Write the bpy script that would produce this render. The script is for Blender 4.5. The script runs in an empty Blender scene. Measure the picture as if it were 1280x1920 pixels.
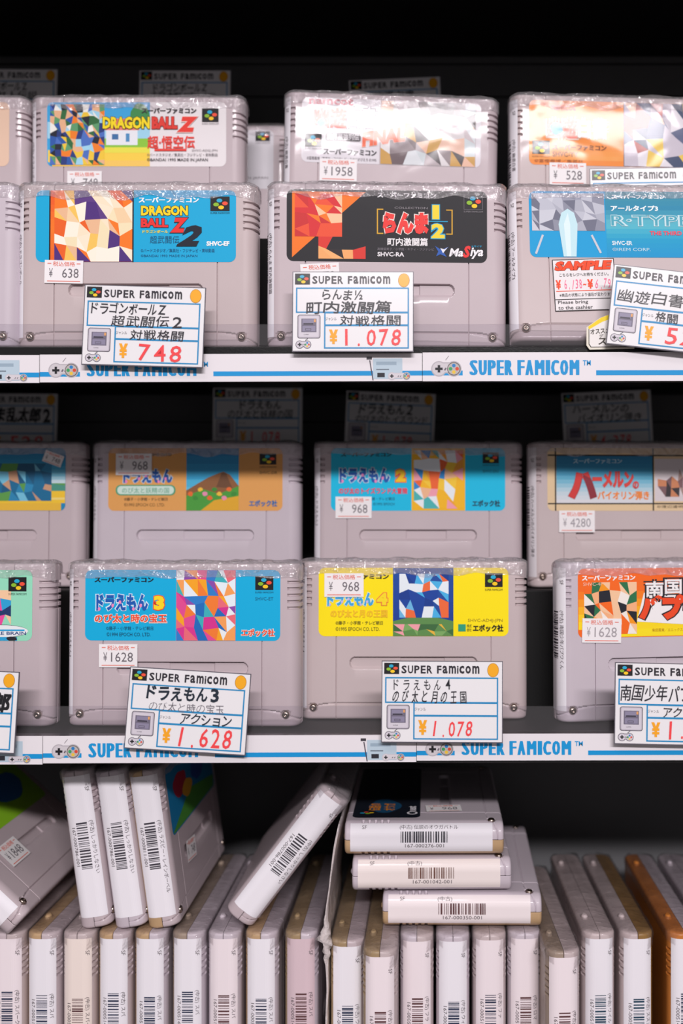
import bpy, bmesh, math, random
from mathutils import Vector, Matrix, noise
random.seed(7)
MM = 0.001
# ---------------------------------------------------------------- camera
F_PX, DIST, VX, VY = 1917.0, 540.0, 820.0, 940.0      # focal length (px of a 1280x1920 frame), distance, vanishing point
ZOFF = 1250.0                                         # height of the lens above the shop floor, mm
sc = bpy.context.scene
cam = bpy.data.cameras.new('camera'); camo = bpy.data.objects.new('camera', cam)
sc.collection.objects.link(camo); sc.camera = camo
cam.sensor_fit = 'VERTICAL'; cam.sensor_height = 36.0; cam.sensor_width = 24.0
cam.lens = F_PX / 1920 * 36.0
cam.shift_x = (640 - VX) / 1920; cam.shift_y = (VY - 960) / 1920
cam.clip_start = 0.02; cam.clip_end = 50
camo.location = (0, -DIST * MM, ZOFF * MM); camo.rotation_euler = (math.radians(90), 0, 0)
cam.dof.use_dof = True; cam.dof.focus_distance = 0.545; cam.dof.aperture_fstop = 5.0
# ---------------------------------------------------------------- light
w = bpy.data.worlds.new('shop_ambient'); sc.world = w; w.use_nodes = True
bg = w.node_tree.nodes['Background']; bg.inputs[0].default_value = (1.0, 0.94, 0.97, 1); bg.inputs[1].default_value = 0.26
def area(name, loc, target, sx, sy, power, col):
    l = bpy.data.lights.new(name, 'AREA'); l.shape = 'RECTANGLE'; l.size = sx; l.size_y = sy; l.energy = power; l.color = col
    o = bpy.data.objects.new(name, l); sc.collection.objects.link(o); o.location = loc
    d = Vector(target) - Vector(loc); o.rotation_euler = d.to_track_quat('-Z', 'Y').to_euler()
    return o
area('ceiling_lamp', (0.35, -2.7, ZOFF * MM + 1.32), (0, 0, ZOFF * MM), 1.6, 0.14, 82, (1.0, 0.945, 0.965))
area('ceiling_lamp', (-0.5, -1.3, ZOFF * MM + 1.45), (0, 0, ZOFF * MM), 1.2, 0.3, 5, (1.0, 0.94, 0.97))
vs = sc.view_settings; vs.view_transform = 'Standard'; vs.look = 'None'; vs.gamma = 1; vs.use_curve_mapping = False
vs.exposure = 0.0

# ---------------------------------------------------------------- materials
def lin(c):
    if isinstance(c, str):
        c = c.lstrip('#'); c = [int(c[i:i + 2], 16) / 255 for i in (0, 2, 4)]
    return tuple((x / 12.92 if x <= 0.04045 else ((x + 0.055) / 1.055) ** 2.4) for x in c)
_M = {}
def principled(name):
    m = bpy.data.materials.new(name); m.use_nodes = True
    return m, m.node_tree.nodes, m.node_tree.links, m.node_tree.nodes['Principled BSDF']
def wrinkle(n, l, scale, dist, strength, detail=2.0, stretch=(1, 1, 1)):
    tc = n.new('ShaderNodeTexCoord'); mp = n.new('ShaderNodeMapping'); mp.inputs['Scale'].default_value = stretch
    nz = n.new('ShaderNodeTexNoise'); nz.inputs['Scale'].default_value = scale; nz.inputs['Detail'].default_value = detail
    nz.inputs['Distortion'].default_value = 0.6
    b = n.new('ShaderNodeBump'); b.inputs['Strength'].default_value = strength; b.inputs['Distance'].default_value = dist
    l.new(tc.outputs['Object'], mp.inputs['Vector']); l.new(mp.outputs[0], nz.inputs['Vector']); l.new(nz.outputs['Fac'], b.inputs['Height'])
    return b
def ink(c, kind='film'):
    """printed paper; 'film' = seen through the clear wrapper, 'card' = laminated card, 'matte' = bare paper"""
    key = (c, kind)
    if key in _M: return _M[key]
    m, n, l, p = principled('ink_%s_%s' % (kind, str(c).strip('#')))
    r, g, b = lin(c); p.inputs['Base Color'].default_value = (r, g, b, 1); p.inputs['Roughness'].default_value = 0.55
    p.inputs['Specular IOR Level'].default_value = 0.25
    if kind == 'film':
        p.inputs['Coat Weight'].default_value = 0.45; p.inputs['Coat IOR'].default_value = 1.3; p.inputs['Coat Roughness'].default_value = 0.06
        l.new(wrinkle(n, l, 30, 0.004, 0.09, 2).outputs[0], p.inputs['Coat Normal'])
    elif kind == 'spine':      # film pulled tight round the curved end
        p.inputs['Coat Weight'].default_value = 1.0; p.inputs['Coat IOR'].default_value = 1.5; p.inputs['Coat Roughness'].default_value = 0.05
        l.new(wrinkle(n, l, 22, 0.004, 0.05, 1).outputs[0], p.inputs['Coat Normal'])
    elif kind == 'card':
        p.inputs['Coat Weight'].default_value = 0.5; p.inputs['Coat Roughness'].default_value = 0.2
    _M[key] = m
    return m
def plastic(name, c, c2=None, rough=0.5, coat=0.45):
    if name in _M: return _M[name]
    m, n, l, p = principled(name)
    tc = n.new('ShaderNodeTexCoord'); nz = n.new('ShaderNodeTexNoise'); nz.inputs['Scale'].default_value = 18; nz.inputs['Detail'].default_value = 4
    cr = n.new('ShaderNodeValToRGB'); a = lin(c); b = lin(c2 or c)
    cr.color_ramp.elements[0].position = 0.3; cr.color_ramp.elements[1].position = 0.75
    cr.color_ramp.elements[0].color = (*a, 1); cr.color_ramp.elements[1].color = (*b, 1)
    l.new(tc.outputs['Object'], nz.inputs['Vector']); l.new(nz.outputs['Fac'], cr.inputs[0]); l.new(cr.outputs[0], p.inputs['Base Color'])
    p.inputs['Roughness'].default_value = rough; p.inputs['Specular IOR Level'].default_value = 0.35
    g = wrinkle(n, l, 2600, 0.0002, 0.12, 1); l.new(g.outputs[0], p.inputs['Normal'])
    p.inputs['Coat Weight'].default_value = coat; p.inputs['Coat IOR'].default_value = 1.3; p.inputs['Coat Roughness'].default_value = 0.07
    l.new(wrinkle(n, l, 30, 0.004, 0.08, 2).outputs[0], p.inputs['Coat Normal'])
    _M[name] = m
    return m
GREY = plastic('grey_plastic', '#c3b4b8', '#bbacb1')
GREYW = plastic('warm_grey_plastic', '#c4b5b5', '#bdacad')
GREYC = plastic('cool_grey_plastic', '#c8bdc5', '#c0b4bd')
TAN = plastic('yellowed_plastic', '#bfa07c', '#b4936c')
TAND = plastic('deep_yellowed_plastic', '#93703f', '#846030')
TANM = plastic('mild_yellowed_plastic', '#a48d6c', '#957c5a')
ORNG = plastic('orange_plastic', '#c47a38', '#b86a28')
BROWN = plastic('brownish_plastic', '#a08e80', '#948272')
def metal():
    m, n, l, p = principled('screw_metal'); p.inputs['Metallic'].default_value = 1; p.inputs['Roughness'].default_value = 0.28
    p.inputs['Base Color'].default_value = (0.42, 0.34, 0.29, 1); return m
METAL = metal()
def blackpaint(name, v, rough, tint=(1, 1, 1.05)):
    m, n, l, p = principled(name); p.inputs['Base Color'].default_value = (v * tint[0], v * tint[1], v * tint[2], 1); p.inputs['Roughness'].default_value = rough; p.inputs['Specular IOR Level'].default_value = 0.28
    l.new(wrinkle(n, l, 900, 0.0004, 0.15, 2).outputs[0], p.inputs['Normal']); return m
BLACK = blackpaint('black_steel', 0.006, 0.6); RAIL = blackpaint('black_rail', 0.012, 0.25); BOARD = blackpaint('charcoal_board', 0.12, 0.8)
def clear(name, tint, gloss, rough, bump=None, maxg=0.55, haze=0.0):
    m = bpy.data.materials.new(name); m.use_nodes = True; n = m.node_tree.nodes; l = m.node_tree.links
    n.clear(); out = n.new('ShaderNodeOutputMaterial'); t = n.new('ShaderNodeBsdfTransparent'); t.inputs[0].default_value = (*tint, 1)
    g = n.new('ShaderNodeBsdfGlossy'); g.inputs['Roughness'].default_value = rough
    mx = n.new('ShaderNodeMixShader'); lw = n.new('ShaderNodeLayerWeight'); lw.inputs['Blend'].default_value = 0.25
    mr = n.new('ShaderNodeMapRange'); mr.inputs['To Min'].default_value = gloss; mr.inputs['To Max'].default_value = maxg
    l.new(lw.outputs['Fresnel'], mr.inputs['Value']); l.new(mr.outputs[0], mx.inputs[0])
    hz = n.new('ShaderNodeMixShader'); hz.inputs[0].default_value = haze; df = n.new('ShaderNodeBsdfDiffuse'); df.inputs[0].default_value = (.9, .86, .88, 1)
    l.new(t.outputs[0], hz.inputs[1]); l.new(df.outputs[0], hz.inputs[2])
    l.new(hz.outputs[0], mx.inputs[1]); l.new(g.outputs[0], mx.inputs[2]); l.new(mx.outputs[0], out.inputs[0])
    if bump:
        b = wrinkle(n, l, *bump); l.new(b.outputs[0], g.inputs['Normal']); l.new(b.outputs[0], lw.inputs['Normal'])
    return m
FILM = clear('wrapper_film', (0.97, 0.96, 0.97), 0.09, 0.1, (220, 0.004, 0.8, 3), .6, .16)
ACRYL = clear('clear_acrylic', (0.93, 0.92, 0.94), 0.05, 0.12, None, .5, .02)
def milky():
    m, n, l, p = principled('crumpled_bag'); p.inputs['Base Color'].default_value = (0.86, 0.77, 0.76, 1); p.inputs['Roughness'].default_value = 0.3
    p.inputs['Transmission Weight'].default_value = 0.35; l.new(wrinkle(n, l, 120, 0.004, 0.6, 3).outputs[0], p.inputs['Normal']); return m
MILKY = milky()

# ---------------------------------------------------------------- scene helpers
C = sc.collection
def W(px, py, depth):                     # a spot in the photograph, at a known distance behind the front row -> millimetres
    k = (DIST + depth) / F_PX
    return (px - VX) * k, depth, (VY - py) * k
def obj(name, me, parent=None, mats=()):
    o = bpy.data.objects.new(name, me); C.objects.link(o)
    if parent: o.parent = parent
    for m in mats: me.materials.append(m)
    return o
def mesh(name, verts, faces, smooth=False, fm=None):
    me = bpy.data.meshes.new(name); me.from_pydata([(x * MM, y * MM, z * MM) for x, y, z in verts], [], faces)
    if smooth: me.polygons.foreach_set('use_smooth', [True] * len(me.polygons))
    if fm: me.polygons.foreach_set('material_index', fm)
    me.update(); return me
def tag(o, label, cat, group=None, kind=None):
    o['label'] = label; o['category'] = cat
    if group: o['group'] = group
    if kind: o['kind'] = kind
    return o
def bevel_box(name, x0, x1, y0, y1, z0, z1, bev=0.4):
    bm = bmesh.new(); bmesh.ops.create_cube(bm, size=1)
    for v in bm.verts:
        v.co = Vector(((x0 + x1) / 2 + v.co.x * (x1 - x0), (y0 + y1) / 2 + v.co.y * (y1 - y0), (z0 + z1) / 2 + v.co.z * (z1 - z0))) * MM
    bmesh.ops.bevel(bm, geom=bm.edges[:], offset=bev * MM, segments=2, affect='EDGES', profile=0.5)
    me = bpy.data.meshes.new(name); bm.to_mesh(me); bm.free(); return me

# ---------------------------------------------------------------- flat print: shapes and lettering on a sheet
_T = {}
def glyphs(s, bold):
    k = (s, bold)
    if k in _T: return _T[k]
    c = bpy.data.curves.new('lettering', 'FONT'); c.body = s; c.size = 1; c.resolution_u = 2; c.offset = bold
    o = bpy.data.objects.new('lettering', c); me = bpy.data.meshes.new_from_object(o)
    vs_ = [(v.co.x, v.co.y) for v in me.vertices]; fs = [tuple(p.vertices) for p in me.polygons]
    bpy.data.objects.remove(o); bpy.data.curves.remove(c); bpy.data.meshes.remove(me)
    if not vs_: vs_ = [(0, 0), (1, 0), (1, 1)]; fs = []
    x0 = min(v[0] for v in vs_); x1 = max(v[0] for v in vs_); y0 = min(v[1] for v in vs_); y1 = max(v[1] for v in vs_)
    r = (vs_, fs, (x0, x1, y0, y1)); _T[k] = r
    return r
class Sheet:
    """u to the right, v downwards, any unit; every call lies one thin ink layer above the last layer asked for"""
    def __init__(s, kind='film'): s.v = []; s.f = []; s.m = []; s.mats = []; s.kind = kind; s.n = 0
    def mi(s, c):
        m = ink(c, s.kind) if isinstance(c, str) else c
        if m not in s.mats: s.mats.append(m)
        return s.mats.index(m)
    def add(s, pts, faces, c, layer):
        s.n += 1; layer += s.n * .05; b = len(s.v); s.v += [(u, v, layer) for u, v in pts]; i = s.mi(c)
        for f in faces: s.f.append(tuple(b + k for k in f)); s.m.append(i)
    def rect(s, u0, v0, u1, v1, c, layer=1, nv=1):
        pts = []; fs = []
        for k in range(nv + 1):
            t = v0 + (v1 - v0) * k / nv; pts += [(u0, t), (u1, t)]
            if k: fs.append((2 * k - 2, 2 * k, 2 * k + 1, 2 * k - 1))
        s.add(pts, fs, c, layer)
    def poly(s, pts, c, layer=1): s.add(pts, [tuple(range(len(pts) - 1, -1, -1)) if area2(pts) > 0 else tuple(range(len(pts)))], c, layer)
    def rrect(s, u0, v0, u1, v1, r, c, layer=0, n=6): s.poly(rr(u0, v0, u1, v1, r, n), c, layer)
    def ell(s, cu, cv, ru, rv, c, layer=1, n=18, rot=0):
        s.poly([(cu + ru * math.cos(a) * math.cos(rot) - rv * math.sin(a) * math.sin(rot), cv + ru * math.cos(a) * math.sin(rot) + rv * math.sin(a) * math.cos(rot)) for a in (2 * math.pi * k / n for k in range(n))], c, layer)
    def frame(s, u0, v0, u1, v1, t, c, layer=2):
        s.rect(u0, v0, u1, v0 + t, c, layer); s.rect(u0, v1 - t, u1, v1, c, layer); s.rect(u0, v0, u0 + t, v1, c, layer); s.rect(u1 - t, v0, u1, v1, c, layer)
    def line(s, a, b, t, c, layer=2):
        d = Vector((b[0] - a[0], b[1] - a[1])).normalized(); n = Vector((-d.y, d.x)) * t / 2
        s.poly([(a[0] + n.x, a[1] + n.y), (b[0] + n.x, b[1] + n.y), (b[0] - n.x, b[1] - n.y), (a[0] - n.x, a[1] - n.y)], c, layer)
    def bands(s, u0, v0, u1, v1, cols, layer=1, n=10):
        cs = [[int(c.lstrip('#')[i:i + 2], 16) for i in (0, 2, 4)] for c in cols]
        for k in range(n):
            t = (k + .5) / n * (len(cs) - 1); i = min(int(t), len(cs) - 2); f = t - i
            c = '#%02x%02x%02x' % tuple(int(cs[i][j] * (1 - f) + cs[i + 1][j] * f) for j in range(3))
            s.rect(u0, v0 + (v1 - v0) * k / n, u1, v0 + (v1 - v0) * (k + 1) / n, c, layer)
    def blob(s, cu, cv, ru, rv, c, seed, layer=2, clip=None, n=22):
        pts = []
        for k in range(n):
            a = 2 * math.pi * k / n; q = 1 + 0.28 * noise.noise(Vector((math.cos(a) * 1.3 + seed * 3.1, math.sin(a) * 1.3, seed * 1.7)))
            u = cu + ru * q * math.cos(a); v = cv + rv * q * math.sin(a)
            if clip: u = min(max(u, clip[0]), clip[2]); v = min(max(v, clip[1]), clip[3])
            pts.append((u, v))
        s.poly(pts, c, layer)
    def text(s, t, u0, v0, u1, v1, c, bold=0.0, layer=3, rot=0, shear=0):
        if bold and any(ord(ch) > 0x3400 for ch in t):
            d = max(0.0, bold) * .75 * (v1 - v0)
            for du, dv in (((-d, -d), (d, d), (d, -d), (-d, d)) if d > 0 else ((0, 0),)): s.text(t, u0 + du, v0 + dv, u1 + du, v1 + dv, c, 0, layer, rot, shear)
            return
        vs_, fs, (x0, x1, y0, y1) = glyphs(t, bold); ku = (u1 - u0) / (x1 - x0 or 1); kv = (v1 - v0) / (y1 - y0 or 1)
        if rot or shear:
            cu, cv = (u0 + u1) / 2, (v0 + v1) / 2; cr, sr = math.cos(rot), math.sin(rot); pts = []
            for x, y in vs_:
                a = u0 + (x - x0) * ku - cu; b = v1 - (y - y0) * kv - cv; a -= shear * b
                pts.append((cu + a * cr - b * sr, cv + a * sr + b * cr))
        else: pts = [(u0 + (x - x0) * ku, v1 - (y - y0) * kv) for x, y in vs_]
        s.add(pts, fs, c, layer)
    def fat(s, t, u0, v0, u1, v1, c, bold=.03, layer=3, k=.05, narrow=False):
        if narrow:
            ws = [.42 if ch == ' ' else (.56 if ch == 'I' else (1.25 if ch == 'M' else (.85 if ch in 'EFL' else 1.0))) for ch in t]; tot = sum(ws); u = u0
            for ch, w_ in zip(t, ws):
                du = (u1 - u0) * w_ / tot
                if ch != ' ': s.fat(ch, u + du * .17 + (du * .1 if ch == 'I' else 0), v0, u + du * .83 - (du * .1 if ch == 'I' else 0), v1, c, bold, layer, k)
                u += du
            return
        d = k * (v1 - v0)
        for q in (-1, -.33, .33, 1): s.text(t, u0 + q * d, v0, u1 + q * d, v1, c, bold, layer)
    def otext(s, t, u0, v0, u1, v1, c, co, bold=0.03, out=0.05, layer=3, rot=0, shear=0):
        h = (v1 - v0) * out * 0.9
        s.text(t, u0 - h, v0 - h, u1 + h, v1 + h, co, bold + out, layer, rot, shear); s.text(t, u0, v0, u1, v1, c, bold, layer + 1, rot, shear)
    def hand(s, t, u0, v0, u1, v1, c, seed=1, bold=0.012, layer=4, jit=0.05, gap=0.12):
        rnd = random.Random(seed); n = len(t); cw = (u1 - u0) / n; h = v1 - v0
        for k, ch in enumerate(t):
            if ch == ' ': continue
            _, _, (x0, x1, y0, y1) = glyphs(ch, bold); ww = min(1.0, (x1 - x0) / 0.78); hh = min(1.0, max(0.12, (y1 - y0) / 0.8))
            if ch.isdigit(): ww, hh = 0.74 if ch != '1' else .2, 1
            a = u0 + cw * k + cw * gap / 2 + cw * (1 - gap) * (1 - ww) / 2; dv = rnd.uniform(-jit, jit) * h
            vm = v0 + h * (1 - max(0.0, min(1, (y0 + y1) / 2 / 0.76))) if not ch.isdigit() else (v0 + v1) / 2
            s.text(ch, a, vm - h * hh / 2 + dv, a + cw * (1 - gap) * ww, vm + h * hh / 2 + dv, c, bold, layer, rnd.uniform(-.07, .07), rnd.uniform(-.02, .16))
    def mosaic(s, u0, v0, u1, v1, cols, nu=5, nv=5, seed=1, layer=2):
        rnd = random.Random(seed); du, dv = (u1 - u0) / nu, (v1 - v0) / nv
        g = [[(u0 + i * du + (rnd.uniform(-.34, .34) * du if 0 < i < nu else 0), v0 + j * dv + (rnd.uniform(-.34, .34) * dv if 0 < j < nv else 0)) for i in range(nu + 1)] for j in range(nv + 1)]
        seq = [cols[k % len(cols)] for k in range(nu * nv * 2)]; rnd.shuffle(seq); k = 0
        for j in range(nv):
            for i in range(nu):
                a, b_, c_, d_ = g[j][i], g[j][i + 1], g[j + 1][i + 1], g[j + 1][i]
                if rnd.random() < .5: s.poly([a, b_, c_], seq[k], layer); s.poly([a, c_, d_], seq[k + 1], layer)
                else: s.poly([a, b_, c_, d_], seq[k], layer)
                k += 2
    def logo(s, u0, v0, u1, v1, c='#17151a', layer=3, frame=None):
        w_, h_ = u1 - u0, v1 - v0
        if c: s.rect(u0, v0, u1, v1, c, layer)
        if frame: s.frame(u0, v0, u1, v1, w_ * .03, frame, layer)
        for a, b, col, ro in ((.47, .28, '#22a8d0', -.9), (.76, .48, '#ee5038', -.9), (.30, .56, '#8ab92c', .15), (.56, .76, '#f6c81c', .15)):
            s.ell(u0 + a * w_, v0 + b * h_, .15 * w_, .135 * h_, col, layer + 1, 14, 0)
    def build(s, name, fn, parent=None):
        verts = [fn(u, v, l) for u, v, l in s.v]
        me = bpy.data.meshes.new(name); me.from_pydata([(x * MM, y * MM, z * MM) for x, y, z in verts], [], s.f)
        for m in s.mats: me.materials.append(m)
        me.polygons.foreach_set('material_index', s.m); me.update()
        o = bpy.data.objects.new(name, me); C.objects.link(o)
        if parent: o.parent = parent
        return o
def area2(p): return sum(p[i][0] * p[(i + 1) % len(p)][1] - p[(i + 1) % len(p)][0] * p[i][1] for i in range(len(p)))
def rr(u0, v0, u1, v1, r, n=6):
    pts = []
    for cu, cv, a0 in ((u1 - r, v0 + r, -90), (u1 - r, v1 - r, 0), (u0 + r, v1 - r, 90), (u0 + r, v0 + r, 180)):
        for k in range(n + 1):
            a = math.radians(a0 + 90 * k / n); pts.append((cu + r * math.cos(a), cv + r * math.sin(a)))
    return pts

# ---------------------------------------------------------------- shop floor under the unit
def floor_mat():
    m, n, l, p = principled('shop_floor'); tc = n.new('ShaderNodeTexCoord'); nz = n.new('ShaderNodeTexNoise'); nz.inputs['Scale'].default_value = 6
    cr = n.new('ShaderNodeValToRGB'); cr.color_ramp.elements[0].color = (.16, .14, .13, 1); cr.color_ramp.elements[1].color = (.22, .2, .19, 1)
    l.new(tc.outputs['Object'], nz.inputs['Vector']); l.new(nz.outputs['Fac'], cr.inputs[0]); l.new(cr.outputs[0], p.inputs['Base Color']); p.inputs['Roughness'].default_value = .4; return m
fl = obj('floor', bevel_box('floor', -4000, 4000, -5000, 1500, -40, 0, 1), None, [floor_mat()]); fl['kind'] = 'structure'
wb = obj('wall_back', bevel_box('wall_back', -4000, 4000, 300, 420, 0, 2900, 1), None, [plastic('wall_paint', '#b8b0b0', '#b0a8a8', .8, 0)]); wb['kind'] = 'structure'
# ---------------------------------------------------------------- the shelf unit
ZS = {1: 80.4, 2: -122.8, 3: -327.5, 0: 330.0}         # shelf surfaces relative to the lens height, mm
XL, XR, YB = -420.0, 330.0, 215.0
unit = bpy.data.objects.new('shelf_unit', None); C.objects.link(unit); unit.location = (0, 0, 0)
tag(unit, 'black steel shop shelving unit holding rows of grey game cartridges', 'shelf')
def upart(name, me, mat): return obj(name, me, unit, [mat])
LIP = {0: 40.0, 1: 18.6, 2: 12.6, 3: 15.0}  # the unseen top shelf's lip is made extra deep to shade the upper back row
for k, z in ZS.items():
    z += ZOFF
    upart('shelf_board', bevel_box('shelf_board', XL, XR, -8, YB, z - 1.8, z, .4), BLACK)
    upart('front_lip', bevel_box('front_lip', XL, XR, -11, -8.2, z - LIP[k], z - (0.2 if k != 2 else .6), .6), RAIL)
upart('back_panel', bevel_box('back_panel', XL, XR, YB, YB + 12, 0.2, ZOFF + 480, .8), BOARD)
for z in (322, 298, 58):
    upart('panel_seam', bevel_box('panel_seam', XL, XR, YB - 1.2, YB, ZOFF + z, ZOFF + z + 1.0, .2), RAIL)
upart('side_panel', bevel_box('side_panel', XL - 18, XL, -8, YB + 12, 0.2, ZOFF + 480, .8), BOARD)
upart('side_panel', bevel_box('side_panel', XR, XR + 18, -8, YB + 12, 0.2, ZOFF + 480, .8), BOARD)
RISE = {1: 72.0, 2: 69.8}
for k, y0, lab in ((1, 52, 'black step riser under the back row of the upper shelf'), (2, 70, 'black step riser under the back row of the middle shelf')):
    z = ZS[k] + ZOFF
    o = obj('step_riser', bevel_box('step_riser', XL + 3, XR - 3, y0, y0 + 118, z, z + RISE[k], .8), None, [BLACK]); tag(o, lab, 'riser', 'step risers on the shelves')
for k, h, lab in ((1, 11.5, 'clear acrylic stop along the front of the upper shelf'), (2, 16.5, 'clear acrylic stop along the front of the middle shelf')):
    z = ZS[k] + ZOFF
    bm = bmesh.new()
    prof = [(-9.6, 0.05), (-9.6, h), (-8.7, h), (-8.7, 0.9), (-3, 0.9), (-3, 0.05)]
    a = [bm.verts.new(((XL + 4) * MM, y * MM, (z + t) * MM)) for y, t in prof]; b = [bm.verts.new(((XR - 4) * MM, y * MM, (z + t) * MM)) for y, t in prof]
    for i in range(6): bm.faces.new((a[i], a[(i + 1) % 6], b[(i + 1) % 6], b[i]))
    bm.faces.new(a[::-1]); bm.faces.new(b); bmesh.ops.recalc_face_normals(bm, faces=bm.faces[:])
    me = bpy.data.meshes.new('acrylic_stop'); bm.to_mesh(me); bm.free()
    tag(obj('acrylic_stop', me, None, [ACRYL]), lab, 'shelf stop', 'clear stops along shelf fronts')

# ---------------------------------------------------------------- the cartridge
HW, HT, H, RC, RE = 64.0, 9.25, 88.5, 7.0, 1.8
def outline_front():
    """points from the left seam round the front to the right seam: (x, y, nx, ny, zone)"""
    pts = []
    for y in (-0.1, -0.45, -1.2): pts.append((-HW, y, -1, 0))
    for k in range(0, 11):
        a = math.radians(90 * k / 10); pts.append((-HW + RC - RC * math.cos(a), -HT + RC - RC * math.sin(a), -math.cos(a), -math.sin(a)))
    xs = set(float(x) for x in range(-54, 55, 3))
    for sx in (-1, 1):
        for d in (-.6, -.3, -.12, .12, .3, .6): xs.add(sx * 43.4 + d)
        for k in range(0, 14): xs.add(sx * (30.5 + k * .45))
        for k in range(0, 9): xs.add(sx * (53.2 + k * .45))
    for x in (-7.5, -7, 17, 17.5): xs.add(x)
    xs = sorted(x for x in xs if abs(x) < HW - RC - .05)
    for x in xs: pts.append((x, -HT, 0, -1))
    return pts + [(-x, y, -nx, ny) for x, y, nx, ny in reversed(pts[:14])]
def outline_back():
    pts = []
    for y in (0.1, 0.45, 1.2): pts.append((HW, y, 1, 0))
    for k in range(0, 9):
        a = math.radians(90 * k / 8); pts.append((HW - RC + RC * math.cos(a), HT - RC + RC * math.sin(a), math.cos(a), math.sin(a)))
    for x in range(48, -49, -12): pts.append((float(x), HT, 0, 1))
    return pts + [(-x, y, -nx, ny) for x, y, nx, ny in reversed(pts[:12])]
GZ = [H - 10.2 - 3.5 * k for k in range(5)]
def sm(d, w_): return 0.0 if d >= w_ else (1.0 if d <= 0 else 1 - d / w_)
def inset(x, y, z, front):
    d = 0.0
    if abs(y) < 0.3: d = max(d, 0.35)
    if abs(x) > HW - RC + .6:
        for g in GZ: d = max(d, 1.3 * sm(abs(z - g) - .5, .35))
    if front:
        if abs(x) < HW - RC + .1:
            d = max(d, 0.9 * sm(abs(abs(x) - 43.4) - .13, .18))
        q = max(0.0, abs(x) - 43.4); zl = 9.0 - 0.013 * q * q
        if 2.5 < z: d = max(d, 0.8 * sm(abs(z - zl) - .18, .3))
        if z < zl: d = max(d, .28)
        # stadium-shaped finger slot: steep upper wall, gentle lower slope
        hl, hr, zc = 35.5, 3.4, 31.5
        e = math.hypot(max(0, abs(x) - (hl - hr)), z - zc) - hr
        if e < .3:
            deep = 2.3 if -7.2 < x < 17.2 else 1.8
            t = (z - (zc - hr)) / 1.4
            d = max(d, deep * min(1, max(0.1, t)) * sm(e, .3))
        d = max(d, 1.3 * sm(math.hypot(abs(x) - 56.3, z - 6.6) - 2.3, .4))
    return d
def shell(name, pts, front):
    zs = {0.0, .25, .7, 1.2, RE, H - RE, H - 1.2, H - .7, H - .25, H}
    for g in GZ: zs |= {g - .86, g - .5, g + .5, g + .86}
    if front:
        zs |= {2.6 + .45 * k for k in range(20)}; zs |= {27.6 + .4 * k for k in range(21)}
    zs |= {float(z) for z in range(14, int(H) - 2, 8)}
    zs = sorted(zs); n = len(pts); verts = []; faces = []
    for z in zs:
        e = min(z, H - z); base = 0.0 if e >= RE else RE - math.sqrt(max(0, RE * RE - (RE - e) ** 2))
        for x, y, nx, ny in pts:
            d = base + (inset(x, y, z, front) if e > .2 else 0)
            verts.append((x - nx * d, y - ny * d, z))
    for j in range(len(zs) - 1):
        for i in range(n - 1): faces.append((j * n + i, j * n + i + 1, (j + 1) * n + i + 1, (j + 1) * n + i))
    faces.append(tuple(range(n - 1, -1, -1))); m = len(zs) - 1; faces.append(tuple(m * n + i for i in range(n)))
    if not front:     # two low studs on the top edge
        for cx in (-42.0, 44.0):
            b = len(verts); R_ = 2.3
            for r_, h_ in ((R_, 0), (R_ * .85, 1.1), (R_ * .45, 2.0)):
                for k in range(10): a = 2 * math.pi * k / 10; verts.append((cx + r_ * math.cos(a) * 1.5, 4.6 + r_ * math.sin(a), H - .05 + h_))
            for q in range(2):
                for k in range(10): faces.append((b + q * 10 + k, b + q * 10 + (k + 1) % 10, b + q * 10 + 10 + (k + 1) % 10, b + q * 10 + 10 + k))
            faces.append(tuple(b + 20 + k for k in range(10)))
    me = mesh(name, verts, faces)
    me.polygons.foreach_set('use_smooth', [len(p.vertices) == 4 for p in me.polygons])
    me.set_sharp_from_angle(angle=math.radians(32))
    return me
ME_FRONT = {}; ME_BACK = {}
_f = shell('front_shell', outline_front(), True); _b = shell('back_shell', outline_back(), False)
def shell_of(d, src, mat):
    if mat.name not in d:
        m = src.copy(); m.materials.clear(); m.materials.append(mat); d[mat.name] = m
    return d[mat.name]
def screw_mesh():
    verts = []; faces = []; n = 14
    for r_, y in ((2.05, -HT + 1.25), (2.05, -HT + .2), (1.75, -HT - .25), (1.1, -HT - .6), (.75, -HT - .62), (.7, -HT - .2)):
        for k in range(n): a = 2 * math.pi * k / n; verts.append((r_ * math.cos(a), y, r_ * math.sin(a)))
    for q in range(5):
        for k in range(n): faces.append((q * n + k, q * n + (k + 1) % n, (q + 1) * n + (k + 1) % n, (q + 1) * n + k))
    faces.append(tuple(5 * n + k for k in range(n)))
    me = mesh('screw', verts, faces, True); me.materials.append(METAL); return me
ME_SCREW = screw_mesh()
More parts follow.
